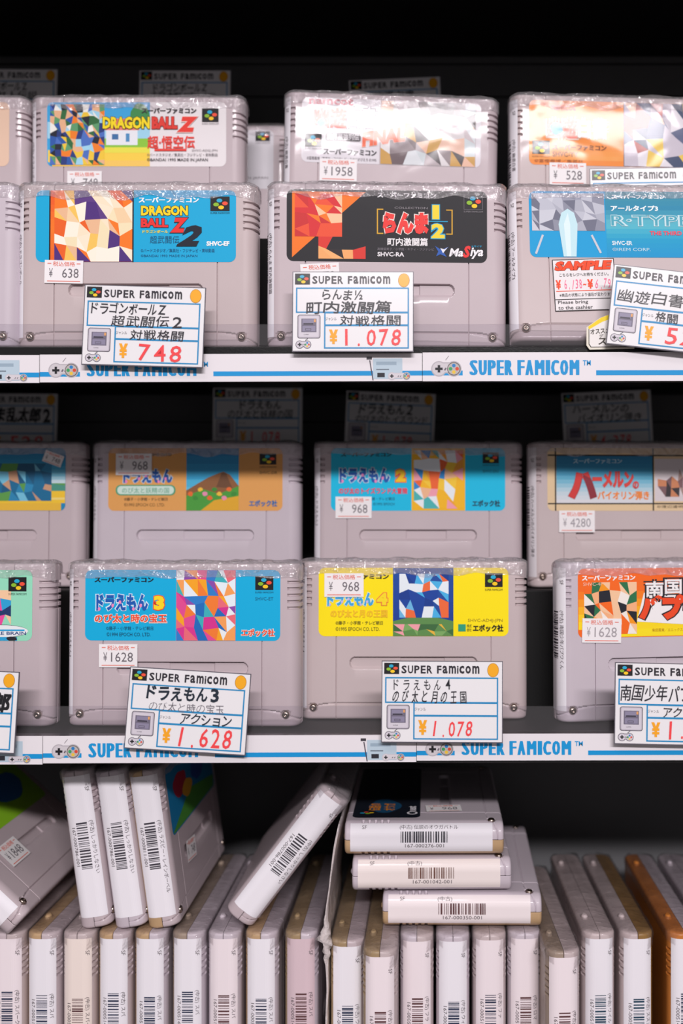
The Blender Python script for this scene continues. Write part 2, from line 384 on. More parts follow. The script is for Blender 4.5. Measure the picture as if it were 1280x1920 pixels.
def fold_mesh(seed):
    verts = []; faces = []; nx = 90; prof = [(-HT - .35, H - 7.5), (-HT - .45, H - 4.5), (-HT - .5, H - 2), (-HT - .1, H + .35), (-HT * .6, H + .8), (-HT * .2, H + 1.0), (HT * .3, H + .9), (HT * .8, H + .6), (HT + .4, H - .8), (HT + .5, H - 5)]
    for i in range(nx + 1):
        x = -HW - .3 + (2 * HW + .6) * i / nx
        for j, (y, z) in enumerate(prof):
            a = noise.noise(Vector((x * .07 + seed * 9, j * .7, seed))); b = noise.noise(Vector((x * .2 + seed * 5, j * 1.3, seed + 4)))
            up = max(0.0, a * 1.2 + b * .55 + .5)
            e = max(0, abs(x) - HW + 6) / 6.0
            wob = (.5 if j in (0, 9) else 1)
            yy = y * (1 - .42 * e * e); dz = -1.5 * e * e
            if j <= 2: verts.append((x, yy - up * .45 * wob, z + dz + (a * 3 if j == 0 else 0)))
            elif j >= 8: verts.append((x, yy + up * .3, z + dz))
            else: verts.append((x, yy + b * .5, z + up * 1.1 + dz))
    m = len(prof)
    for i in range(nx):
        for j in range(m - 1): faces.append((i * m + j, (i + 1) * m + j, (i + 1) * m + j + 1, i * m + j + 1))
    me = mesh('film_fold', verts, faces, True); me.materials.append(FILM); return me
ME_FOLD = [fold_mesh(k) for k in range(5)]
FILM2 = clear('thin_film', (0.98, 0.97, 0.97), 0.05, 0.12, (220, 0.004, 0.5, 3), .5, .02)
ME_FOLD2 = []
for _m in ME_FOLD: _c = _m.copy(); _c.materials[0] = FILM2; ME_FOLD2.append(_c)
def spine_point(s, z, off):
    """left end of the cartridge; s = millimetres round the curve, positive towards the front"""
    f = HT - RC; sg = 1 if s > 0 else -1; a = max(0.0, abs(s) - f) / RC
    if a <= 0: return (-HW - off, -s, z)
    return (-HW + RC - (RC + off) * math.cos(a), -sg * (f + (RC + off) * math.sin(a)), z)
_bars = {}
def spine_sheet(paper, dark, title, num, seed, start=24.0):
    s = Sheet('spine'); rnd = random.Random(seed); L, Wd = 79.0, 16.4
    s.rect(0, 0, L, Wd, paper, 0, 18)
    s.text('SF', 6.6, 1.4, 9.2, 3.5, '#5a5256', 0, 2)
    ln = min(48.0, 2.7 * (len(title) + 3)); s.text(('(中古) ' + title).strip(), start - .5, 1.2, start - .5 + ln, 4.0, '#4c444a', 0, 2)
    u = start; e = start + 26.0
    while u < e:
        b = rnd.choice((.35, .35, .7, .95)); s.rect(u, 4.8, min(u + b, e), 10.8, dark, 2, 7); u += b + rnd.choice((.4, .5, .8, 1.0))
    s.text(num, start + 2.5, 11.5, start + 24, 13.4, '#5a5256', 0, 2)
    return s
def add_spine(root, sh, name='spine_label', s0=10.2):
    o = sh.build(name, lambda u, v, l: spine_point(s0 - v, H - 3.2 - u, 0.14 + l * .06), root); return o
def sticker_sheet(price, seed=0, w_=70, h_=42, faint='#6e686e', kind='matte'):
    s = Sheet(kind); s.rect(0, 0, w_, h_, '#efebec', 0)
    s.rect(5, 5.5, 12, 7, '#e2705e', 1); s.rect(58, 5.5, 65, 7, '#e2705e', 1); s.text('税込価格', 15, 2.5, 55, 11, '#e2705e', .01, 1)
    s.text('¥', 8, 15, 15, 31, faint, 0, 1); n = len(price); s.text(price, 62 - 10 * n, 15, 62, 32, faint, 0.0, 1)
    s.rect(5, h_ - 4.4, 65, h_ - 3, '#e2705e', 1)
    return s
def cart_root(label, group, mtx):
    r = bpy.data.objects.new('game_cartridge', None); C.objects.link(r); r.empty_display_size = .01
    r.matrix_world = mtx; tag(r, label, 'game cartridge', group); return r
def cart_body(r, fm=None, bm_=None, fold=None, screws=True, folds=None):
    fs = obj('front_shell', shell_of(ME_FRONT, _f, fm or GREY), r); obj('back_shell', shell_of(ME_BACK, _b, bm_ or GREY), r)
    if screws:
        for sx in (-1, 1):
            o = obj('screw', ME_SCREW, fs); o.location = (sx * 56.3 * MM, 0, 6.6 * MM); o['label'] = 'dull metal security screw'
    if fold is not None: o = obj('film_fold', (folds or ME_FOLD)[fold % 5], r); o['label'] = 'crinkled clear film along the top edge'
LW, LH, LTOP = 106.6, 38.4, 3.5              # front label
def add_label(r, sh, box):
    u0, v0, u1, v1 = box
    def fn(u, v, l): return ((u - (u0 + u1) / 2) / (u1 - u0) * LW, -HT - .12 - l * .035, H - LTOP - (v - v0) / (v1 - v0) * LH)
    return sh.build('label', fn, r)
def base_label(box, c): s = Sheet('film'); s.rrect(*box, (box[2] - box[0]) * .033, c, 0, 6); return s
def add_sticker(r, price, px, py, s_, cx, top, roll=0.0, w_=20.5, off=.75, faint='#6e686e'):
    """px, py = upper left corner in the photograph"""
    x = (px - cx) / s_; z = H - (py - top) / s_; k = w_ / 70; ca, sa = math.cos(roll), math.sin(roll)
    def fn(u, v, l): return (x + (u * ca - v * sa) * k, -HT - off - l * .05, z - (u * sa + v * ca) * k)
    return sticker_sheet(price, faint=faint).build('price_sticker', fn, r)

def shelf_cart(cx, s_, zb, label, group, lean=1.5, yaw=0, roll=0, **kw):
    depth = F_PX / s_ - DIST
    x = (cx - VX) / s_
    le = math.radians(lean)
    # the front face sits at this depth at mid height; the body pivots on its lower edge
    y = depth + HT - math.sin(le) * H * .5
    zl = zb + ZOFF + .15 + abs(math.sin(le)) * HT + abs(math.sin(math.radians(roll))) * (HW - 4)
    M = Matrix.Translation(Vector((x, y, zl)) * MM) @ Matrix.Rotation(math.radians(yaw), 4, 'Z') @ Matrix.Rotation(math.radians(roll), 4, 'Y') @ Matrix.Rotation(-le, 4, 'X')
    r = cart_root(label, group, M); cart_body(r, **kw); return r
SF = 'スーパーファミコン'
G_UP, G_UPB = 'film-wrapped cartridges in the front row of the upper shelf', 'cartridges in the back row of the upper shelf'
G_MF, G_MB = 'cartridges in the front row of the middle shelf', 'cartridges in the back row of the middle shelf'
def dora(s, u0, v0, u1, v1, c, co, dots='#f08ac0'):
    s.otext('ドラえもん', u0, v0, u1, v1, c, co, .055, .06, 3)
    n = 5; w_ = (u1 - u0) / n
    for k in range(n): s.ell(u0 + w_ * (k + .3 + .3 * (k % 2)), v1 - (v1 - v0) * (.12 + .2 * (k % 3)), w_ * .13, (v1 - v0) * .11, dots, 5, 10)
# ---------------- upper shelf, front row
Z1 = ZS[1]
def cart_F1():
    r = shelf_cart(254.5, 3.52, Z1, 'grey cartridge with sky-blue label and orange panel, 638 yen sticker, upper shelf', G_UP, 1.0, fold=0, fm=GREYW)
    B = (67, 352, 442, 487); s = base_label(B, '#00a6d6'); cl = (94, 352.5, 248, 486.5)
    s.bands(94, 352.2, 248, 486.8, ['#e8501c', '#f2781c', '#e8641c'], 1)
    s.mosaic(102, 352.6, 248, 486.4, ['#f4e2c4', '#f0cfa4', '#f8efdc', '#f4e6cc', '#f0e0b8', '#f2c35c', '#4c2a78', '#5c3a80', '#f2781c', '#e8b890', '#f6f0e0', '#e8601c'], 7, 5, 4)
    s.rect(92, 352.2, 94.5, 486.8, '#14161c', 2); s.rect(248, 352.2, 250.5, 486.8, '#14161c', 5)
    s.fat(SF, 260, 365, 372, 376, '#f2f4f4', .02); s.otext('DRAGON', 264, 381, 352, 400, '#f8d418', '#20242c', .05, .05, 3); s.otext('BALL', 264, 405, 315, 422, '#e82c2c', '#20242c', .05, .05, 3)
    s.otext('Z', 322, 404, 349, 432, '#e82c2c', '#20242c', .07, .05, 3, 0, .25); s.text('ドラゴンボール', 267, 427, 315, 433, '#f4d820', .03)
    s.text('2', 340, 418, 378, 458, '#101828', .06, 4, 0, .5); s.text('超武闘伝', 281, 438, 336, 452, '#125a80', 0); s.text('SHVC-EF', 387, 448, 430, 457, '#f2f4f4', .05)
    s.text('©バードスタジオ／集英社・フジテレビ・東映動画', 264, 462, 402, 469, '#0a5a86', 0); s.text('©BANDAI 1993 MADE IN JAPAN', 264, 473, 370, 479, '#0a5a86', 0)
    s.logo(394, 364, 430, 391); s.text('SUPER FAMICOM', 394, 393.5, 430, 396.5, '#10303c'); add_label(r, s, B)
    add_spine(r, spine_sheet('#ece8ee', '#2a2a34', 'ドラゴンボール', '167-000214-001', 3))
    add_sticker(r, '638', 85, 486, 3.52, 254.5, 342, .02)
cart_F1()
def cart_F2():
    r = shelf_cart(724.5, 3.52, Z1, 'grey cartridge with black label and orange triangle, behind the 1,078 yen card', G_UP, 1.0, yaw=2.5, fold=1)
    B = (537, 354, 912, 485); s = base_label(B, '#1c1a20'); cl = (547, 357, 690, 482)
    s.poly([(547, 358), (684, 358), (590, 440), (547, 478)], '#f0761c', 1); s.mosaic(552, 362, 640, 440, ['#d42a30', '#d42a30', '#f2c49c', '#e85030', '#f0761c', '#c82a2c'], 4, 4, 5); s.mosaic(596, 440, 684, 480, ['#d8342a', '#f2b070', '#1c1a20', '#f0a868', '#2a2024'], 4, 2, 6)
    s.fat(SF, 706, 358, 816, 368, '#ece8ec', .02)
    for q in ((706, 1), (846, -1)):
        s.rect(q[0] - 1, 388, q[0] + 1.2, 434, '#d8a42c', 2); s.rect(min(q[0], q[0] + 11 * q[1]), 388, max(q[0], q[0] + 11 * q[1]), 390, '#d8a42c', 2); s.rect(min(q[0], q[0] + 11 * q[1]), 432, max(q[0], q[0] + 11 * q[1]), 434, '#d8a42c', 2)
    s.otext('らんま', 716, 394, 802, 434, '#ea3a36', '#f0e0d8', .08, .05); s.otext('1', 809, 380, 822, 406, '#f4d434', '#1c9cc8', .05, .06); s.rect(802, 409, 838, 411, '#1c9cc8', 3); s.otext('2', 807, 414, 832, 441, '#f4d434', '#1c9cc8', .05, .06)
    s.text('町内激闘篇', 725, 441, 800, 455, '#f0ecee', .03); s.text('高橋留美子／小学館・キティ・フジテレビ', 706, 459, 812, 464, '#807a82', 0); s.text('SHVC-RA', 706, 467, 756, 475, '#e8e4e8', .03); s.text('COLLECTION', 738, 384, 800, 388, '#8c868c', 0)
    s.poly([(814, 455), (826, 462), (840, 456), (830, 466), (836, 475), (824, 470), (816, 474), (820, 465)], '#2a5ab0', 3); s.poly([(824, 459), (832, 461), (838, 457), (829, 468)], '#e8e8f0', 4)
    s.text('Ma', 842, 459, 868, 474, '#f2eef2', .03, 3, 0, .25); s.text('S', 868, 454, 880, 476, '#e83030', .05, 3, 0, .2); s.text('iya', 881, 457, 905, 478, '#f2eef2', .03, 3, 0, .25); s.text('メサイヤ', 882, 453, 902, 457, '#1c9cc8', .02)
    s.logo(868, 359, 904, 388, None, 3, '#605a62'); s.text('SUPER FAMICOM', 868, 390, 904, 393, '#8c868c'); add_label(r, s, B)
    add_spine(r, spine_sheet('#ece8ee', '#2a2a34', 'らんま 町内激闘篇', '167-000337-001', 5)); add_sticker(r, '1078', 562, 496, 3.52, 724.5, 342, -.06)
cart_F2()
def cart_F3():
    r = shelf_cart(1181, 3.52, Z1 - .0, 'grey cartridge with teal-blue label and a SAMPLE card, right end of upper shelf front row', G_UP, 12.0, yaw=1, fold=2, fm=GREYW)
    B = (995, 386, 1370, 512); s = base_label(B, '#0098d0')
    s.bands(1140, 386.3, 1357, 511.7, ['#3e8ea2', '#2a86a8', '#5ab4c4', '#0f98c4', '#0090c8'], 1, 14)
    s.mosaic(1000, 390, 1138, 462, ['#a9abb8', '#8a8c9c', '#c4c6d0', '#9698a8', '#6c6e80', '#b8bac6'], 7, 4, 8); g3 = '#c4c6d0'
    s.poly([(1058, 511), (1050, 450), (1056, 428), (1068, 420), (1080, 428), (1086, 450), (1082, 511)], '#bfe0e8', 5); s.poly([(1064, 511), (1060, 450), (1068, 428), (1072, 450), (1072, 511)], '#d8ecf0', 6)
    s.line((1020, 470), (1006, 506), 4, g3, 3); s.line((1112, 470), (1128, 504), 4, g3, 3)
    s.fat(SF, 1153, 392, 1254, 401, '#e4eef2', .02); s.text('アールタイプ3', 1150, 413, 1240, 424, '#e8f2f4', .04); s.otext('R·TYPE', 1150, 432, 1300, 452, '#4aa0b4', '#c4dce2', .0, .05, 3); s.text('THE THIRD LIGHTNING', 1222, 462, 1350, 470, '#e8445a', .03)
    s.text('SHVC-ER', 1150, 481, 1188, 489, '#e4eef2', .02); s.text('©IREM CORP.', 1150, 494, 1222, 500, '#bfe0ea', .0); s.logo(1318, 396, 1352, 424); add_label(r, s, B)
    add_spine(r, spine_sheet('#ece8ee', '#2a2a34', 'アールタイプ3', '167-000402-001', 6))
    # SAMPLE notice inside the wrapper
    q = Sheet('matte'); q.rect(0, 0, 116, 100, '#e6e1e2', 0); q.frame(0, 0, 116, 100, 1.4, '#2a2628', 1)
    q.otext('SAMPLE', 5, 4, 110, 22, '#ea4a22', '#8c2a18', .06, .03, 2, 0, .25); q.text('こちらをレジへお持ちください。', 12, 27, 104, 34, '#2a2628', .01, 2)
    q.text('¥', 4, 40, 14, 58, '#ea4a22', .06, 2); q.hand('6,138', 19, 40, 54, 58, '#ee6a90', 4, .0, 2); q.text('~', 55, 48, 61, 52, '#ea4a22', .05, 2); q.text('¥', 63, 40, 74, 58, '#ea4a22', .06, 2); q.hand('6,79', 77, 40, 108, 58, '#ee6a90', 5, .0, 2)
    q.rect(4, 61, 112, 62.4, '#ea4a22', 1); q.text('※商品の状態により値段が変わります', 10, 66, 110, 73, '#2a2628', 0, 2); q.rect(0, 77, 116, 78.4, '#2a2628', 1)
    q.text('Please bring', 6, 80, 62, 88, '#4a4648', .01, 2); q.text('to the cashier', 6, 90, 70, 97, '#4a4648', .01, 2)
    def fn(u, v, l):
        a = -.035; uu = u * math.cos(a) - v * math.sin(a); vv = u * math.sin(a) + v * math.cos(a)
        return ((1034 - 1181 + uu) / 3.52, -HT - .5 - l * .05, H - (522 - 373 + vv) / 3.42)
    o = q.build('sample_notice', fn, r); o['label'] = 'white notice with red SAMPLE lettering'
cart_F3()
def cart_F0():
    r = shelf_cart(-192, 3.52, Z1, 'cartridge cut off by left edge of photo, front row of upper shelf', G_UP, 2.0, fold=3, fm=GREYC)
    B = (-380, 352, -5, 487); s = base_label(B, '#c8bfc6'); s.rect(-370, 380, -60, 460, '#b7a9b4', 1); add_label(r, s, B)
cart_F0()
# ---------------- upper shelf, back row
Z1B = ZS[1] + RISE[1]
def cart_B1():
    r = shelf_cart(256, 3.15, Z1B, 'grey cartridge with white label and multicoloured left half, second from left in upper back row', G_UPB, 0.2, fold=1)
    B = (88, 196, 424, 313); s = base_label(B, '#e8e2e4'); s.poly([(281, 196.3)] + [(281, 312.7)] + rr(88.2, 196.3, 280, 312.7, 10)[14:], '#3aa4dc', 1)
    s.rect(89, 232, 281, 262, '#9fd4ec', 2); s.rect(160, 262, 281, 283, '#8cc63c', 2); s.rect(90, 283, 281, 305, '#f6cf4a', 2); s.rect(98, 302, 281, 312.6, '#f4c860', 2); s.rect(160, 278, 281, 288, '#e8e04c', 3)
    s.rect(199, 246, 258, 274, '#e8eaf0', 3); s.poly([(196, 247), (206, 226), (250, 226), (262, 247)], '#ea8070', 3); s.rect(210, 254, 222, 264, '#3c6ea4', 4); s.rect(236, 253, 243, 268, '#4c8cc0', 4); s.blob(262, 220, 18, 22, '#3c8a4c', 41, 3, (200, 197, 281, 300))
    s.mosaic(94, 200, 196, 310, ['#263a7c', '#f08024', '#e8b48c', '#2e6a3c', '#f0f0ea', '#1c2030', '#4a70c0', '#e8b48c', '#f0c83c', '#2a58a8', '#9fd4ec', '#5c9c6c'], 10, 9, 9, 3)
    s.fat(SF, 266, 207, 368, 217, '#3a3438', .02, 7); s.otext('DRAGON', 193, 223, 281, 245, '#f8dc18', '#282418', .05, .05, 7); s.otext('BALL', 285, 223, 333, 245, '#e03a30', '#701c18', .06, .04, 7); s.otext('Z', 335, 223, 368, 251, '#e83a30', '#f2d8d0', .08, .05, 7, 0, .25)
    s.text('超·悟空伝', 277, 258, 365, 280, '#e8443c', .03, 7); s.rect(290, 281, 350, 285, '#e8443c', 7); s.text('SHVC-ADSJ-JPN', 360, 282, 408, 287, '#8c8488', 0, 7); s.text('©バードスタジオ／集英社・フジテレビ・東映動画', 276, 289, 408, 295, '#6c646a', 0, 7); s.text('©BANDAI 1995 MADE IN JAPAN', 276, 298, 390, 305, '#4a4448', .01, 7)
    s.logo(379, 208, 410, 232, layer=7); s.text('SUPER FAMICOM', 379, 234, 410, 237, '#6c646a', 0, 7); add_label(r, s, B)
    add_spine(r, spine_sheet('#ece8ee', '#2a2a34', 'ドラゴンボール', '167-000215-001', 8)); add_sticker(r, '748', 127, 323, 3.15, 256, 182, .0)
cart_B1()
def cart_B2():
    r = shelf_cart(729, 3.15, Z1B, 'grey cartridge with white label and red title, 1958 yen sticker, upper back row', G_UPB, 0.4, yaw=3, roll=1.0, fold=4)
    B = (559, 194, 907, 308); s = base_label(B, '#ddd8de'); cl = (710, 196, 905, 306)
    s.rect(710, 194.3, 897, 307.7, '#b4a8ac', 1); s.mosaic(712, 195, 896, 307, ['#6c5c60', '#b4a8ac', '#d8d2d4', '#4c4448', '#c8bcc0', '#e0b8a4', '#d6dade', '#c8d0d4', '#8a7c80', '#c89a50', '#e4b8a0', '#e0dcdc'], 8, 5, 10)
    s.text('namcot', 572, 193, 658, 206, '#c03a54', .04); s.otext('幽遊', 584, 212, 644, 246, '#ea5a4a', '#e8d8d8', .05, .04); s.blob(596, 238, 8, 8, '#3aa4d0', 2, 5); s.otext('白書', 648, 210, 702, 244, '#e8e6ec', '#8a868e', .03, .05)
    s.rrect(605, 255, 673, 269, 3, '#5a5258', 3); s.text('魔界最強列伝', 608, 257, 670, 267, '#ece8ec', .02, 4); s.otext('FINAL', 676, 246, 760, 272, '#ea6a48', '#f0dcd4', .06, .03, 4, -.16, .2)
    s.logo(566, 258, 598, 281); s.text('SUPER FAMICOM', 566, 283, 598, 286, '#5c545a'); s.fat(SF, 602, 283, 704, 294, '#37323a', .02); s.text('©冨樫義博／集英社・フジテレビ・スタジオぴえろ ©1995', 570, 298, 704, 304, '#5c545a', 0); add_label(r, s, B)
    add_spine(r, spine_sheet('#ece8ee', '#3a3034', '幽遊白書', '167-000118-001', 9)); add_sticker(r, '1958', 596, 305, 3.15, 729, 180, .0, 22)
cart_B2()
def cart_B3():
    r = shelf_cart(1156, 3.15, Z1B, 'grey cartridge with pale orange label, 528 yen sticker, right end of upper back row', G_UPB, 0.6, yaw=4, fold=0, fm=GREYW)
    B = (988, 189, 1324, 305); s = base_label(B, '#ef8c3a'); cl = (1168, 190, 1313, 304)
    s.bands(989, 262, 1166, 296, ['#ef8c3a', '#f0a050'], 1, 4); s.rect(1167, 189.3, 1313, 304.7, '#44506e', 1); s.mosaic(1168, 190, 1312, 304, ['#44506e', '#e2dde4', '#a84a44', '#e8c45a', '#b0a4b4', '#e4b8a0', '#c8c0cc', '#5c6484'], 6, 5, 12)
    s.text('namcot', 1030, 196, 1076, 207, '#e25a3a', .03); s.otext('幽遊', 1024, 222, 1078, 256, '#e8624c', '#f0d0c4', .05, .05); s.blob(1040, 240, 12, 11, '#38a4d0', 3, 5); s.otext('白書', 1082, 222, 1134, 254, '#e4dee0', '#b49a90', .04, .05)
    s.logo(994, 262, 1027, 286); s.text('SUPER FAMICOM', 994, 289, 1027, 292, '#a45a2a'); s.fat(SF, 1032, 268, 1134, 278, '#7c3c22', .02); s.text('SHVC-YY', 1032, 281, 1080, 290, '#7c3c22', .01); s.text('©冨樫義博／集英社', 998, 295, 1090, 301, '#a45a2a', 0); add_label(r, s, B)
    add_spine(r, spine_sheet('#ece8ee', '#2a2a34', '幽遊白書', '167-000119-001', 10)); add_sticker(r, '528', 1026, 306, 3.15, 1156, 178, .0, 22)
cart_B3()
def cart_B0():
    r = shelf_cart(-151, 3.15, Z1B, 'cartridge cut off by left edge of photo, upper back row', G_UPB, 1.0, fold=2)
    B = (-319, 200, 17, 310); s = base_label(B, '#e6c4ac'); s.rect(-300, 215, -100, 300, '#d8a88c', 1); add_label(r, s, B)
cart_B0()
def cart_B4():
    r = shelf_cart(356, 2.93, Z1B, 'white-labelled cartridge peeking out from the gap behind the upper back row', G_UPB, 2.5, fold=3)
    B = (200, 235, 512, 345); s = base_label(B, '#d8d4da'); s.logo(478, 238, 505, 256); s.text('SUPER FAMICOM', 478, 258, 505, 261, '#6c646a'); s.text('©1994 MADE IN JAPAN', 400, 322, 502, 328, '#6c646a'); add_label(r, s, B)
cart_B4()
# ---------------- middle shelf, front row
Z2 = ZS[2]
def cart_G1():
    r = shelf_cart(342.5, 3.45, Z2, 'grey cartridge with cyan label and magenta centre panel, 1628 yen sticker, middle shelf', G_MF, 1.0, yaw=-1.2, fold=2)
    B = (159, 1074, 527, 1203); s = base_label(B, '#00acdc'); cl = (331, 1074.5, 443, 1202.5)
    s.bands(331, 1074.3, 443, 1202.7, ['#d8348c', '#e86a78', '#f08a50', '#d83a98'], 1, 9); s.mosaic(331.5, 1074.6, 442.5, 1202.4, ['#d8348c', '#f07c30', '#e4eef4', '#2a7cc8', '#1c6ab8', '#f4a420', '#f4a058', '#3ab0b8', '#e04a90', '#d4308c', '#8a4aa8', '#e86a78', '#e8eef0'], 6, 6, 13)
    s.fat(SF, 177, 1087, 288, 1097, '#122634', .02); dora(s, 180, 1118, 278, 1149, '#1858b0', '#dcecf8'); s.otext('3', 289, 1121, 309, 1147, '#f8d81c', '#ee4a28', .07, .07)
    s.otext('のび太と時の宝玉', 178, 1155, 313, 1170, '#ee4a28', '#f4e8e0', .04, .05); s.text('©藤子・小学館・テレビ朝日', 199, 1177, 288, 1184, '#0c4a68', 0); s.text('©1994 EPOCH CO. LTD.', 200, 1188, 283, 1195, '#0c4a68', 0)
    s.logo(480, 1085, 514, 1110); s.text('SUPER FAMICOM', 480, 1113, 514, 1116, '#0c4a68'); s.text('SHVC-ET', 480, 1123, 514, 1129, '#0c6a8c', 0); s.otext('エポック社', 455, 1182, 516, 1194, '#ee4a28', '#f4e8e0', .05, .06); add_label(r, s, B)
    add_spine(r, spine_sheet('#ece8ee', '#2a2a34', 'ドラえもん3', '167-000503-001', 11)); add_sticker(r, '1628', 186, 1209, 3.45, 342.5, 1058, .0, 21)
cart_G1()
def cart_G2():
    r = shelf_cart(775, 3.34, Z2, 'grey cartridge with bright yellow label and navy centre panel, 968 yen sticker, middle shelf', G_MF, 1.0, fold=3, fm=GREYW)
    B = (597, 1069, 952, 1194); s = base_label(B, '#fbe300'); cl = (736, 1069.5, 849, 1193.5)
    s.bands(736, 1069.3, 849, 1193.7, ['#1c4c9c', '#16429a', '#123a8c'], 1, 6); s.poly([(736, 1193.7)] + [(736 + 113 * k / 12, 1172 - 14 * math.sin(math.pi * (k + 2) / 16)) for k in range(13)] + [(849, 1193.7)], '#5c8c4c', 2)
    s.mosaic(748, 1080, 840, 1160, ['#16429a', '#1c4c9c', '#48b0e4', '#e4ecf2', '#123a8c', '#e4ecf2', '#ec6a38', '#6ab4e0', '#16429a'], 6, 5, 14); s.mosaic(737, 1172, 848, 1193, ['#5c8c4c', '#3c6a3c', '#7aa860', '#5c8c4c', '#e8b43c', '#f0a0a8'], 7, 2, 15, 3)
    s.fat(SF, 615, 1080, 728, 1090, '#2a2818', .02); dora(s, 613, 1114, 700, 1139, '#3ca4dc', '#d4e8e4', '#c8b8e0'); s.otext('4', 706, 1115, 726, 1137, '#f8dc20', '#ee8438', .07, .07); s.otext('のび太と月の王国', 620, 1146, 725, 1159, '#f2c41c', '#eeb02c', .02, .03)
    s.text('©藤子・小学館・テレビ朝日', 629, 1166, 717, 1173, '#4c4818', .01); s.text('©1995 EPOCH CO. LTD.', 629, 1177, 711, 1184, '#4c4818', .0)
    s.logo(908, 1079, 941, 1104); s.text('SUPER FAMICOM', 908, 1107, 941, 1111, '#4c4818'); s.text('SHVC-AD4J-JPN', 876, 1162, 941, 1169, '#a08c18', 0); s.rect(858, 1172, 872, 1185, '#2c9c7c', 2); s.text('株式', 874, 1172, 883, 1178, '#2a2818', 0); s.text('会社', 874, 1179, 883, 1185, '#2a2818', 0); s.text('エポック社', 886, 1173, 942, 1185, '#1c1a10', .05); add_label(r, s, B)
    add_spine(r, spine_sheet('#ece8ee', '#2a2a34', 'ドラえもん4', '167-000504-001', 12)); add_sticker(r, '968', 608, 1074, 3.34, 775, 1052, .0, 22)
cart_G2()
def cart_G3():
    r = shelf_cart(1251, 3.34, Z2, 'grey cartridge with orange-to-yellow label, 1628 yen sticker, right end of middle shelf front row', G_MF, 1.0, yaw=9, fold=4, fm=GREYC)
    B = (1072, 1067, 1430, 1192); s = base_label(B, '#f2681c'); cl = (1074, 1068, 1200, 1190)
    for k, c in enumerate(['#f06a1c', '#f27c1c', '#f4961c', '#f6b01c', '#f8c81c', '#f8d81c', '#f8e01c']): s.rect(1073 if k < 6 else 1084, 1095 + 13.7 * k, 1429 if k < 6 else 1418, min(1191.7, 1095 + 13.7 * (k + 1)), c, 1)
    s.mosaic(1084, 1092, 1186, 1186, ['#20222c', '#f2c49c', '#f2c49c', '#f2b080', '#f2681c', '#f0e8e0', '#f2c49c', '#f4961c', '#2a7048'], 6, 5, 16)
    s.fat(SF, 1080, 1079, 1183, 1089, '#f4f0f0', .02, 4); s.text('SHVC-4P', 1082, 1092, 1120, 1098, '#f0c8b0', 0, 4)
    s.otext('南', 1204, 1092, 1238, 1118, '#f0ecec', '#2c2a30', .04, .08); s.otext('国', 1242, 1089, 1274, 1114, '#f0ecec', '#2c2a30', .04, .08)
    s.poly([(1186, 1164), (1300, 1172), (1404, 1168), (1404, 1120), (1200, 1112)], '#f0ecec', 2); s.otext('パプワくん', 1190, 1115, 1404, 1164, '#ea4a22', '#241c20', .09, .06); s.text('柴田亜美／エニックス', 1216, 1177, 1276, 1183, '#c08c1c', 0); s.logo(1384, 1076, 1416, 1100); add_label(r, s, B)
    add_spine(r, spine_sheet('#ece8ee', '#22222c', '南国少年パプワくん', '167-000611-001', 13)); add_sticker(r, '1628', 1081, 1155, 3.34, 1251, 1052, .03, 22.5, faint='#a49ea2')
cart_G3()
def cart_G0():
    r = shelf_cart(-122, 3.45, Z2, 'grey cartridge with mint green label at the left edge of the middle shelf front row', G_MF, 1.0, yaw=-1, fold=0)
    B = (-306, 1075, 62, 1205); s = base_label(B, '#93dcbc'); cl = (-120, 1080, 40, 1203)
    s.mosaic(-40, 1112, 22, 1176, ['#1c3468', '#2aa0d4', '#f2c8a0', '#e8489c', '#f2c8a0', '#93dcbc'], 4, 4, 17)
    s.ell(6, 1187, 49, 11, '#e8ecee', 3); s.ell(6, 1187, 49, 11.8, '#3c4048', 2); s.rect(-40, 1184, 48, 1187, '#2aa0d4', 4); s.text('URE BRAIN', -14, 1188, 51, 1194, '#27427c', .02, 4); s.rect(-20, 1198, 34, 1204.6, '#2aa0d4', 2); s.blob(24, 1201, 10, 4, '#20202a', 3, 4, (10, 1196, 38, 1204.5))
    s.logo(17, 1088, 51, 1114); s.text('SUPER FAMICOM', 17, 1117, 51, 1121, '#28443c'); add_label(r, s, B)
cart_G0()
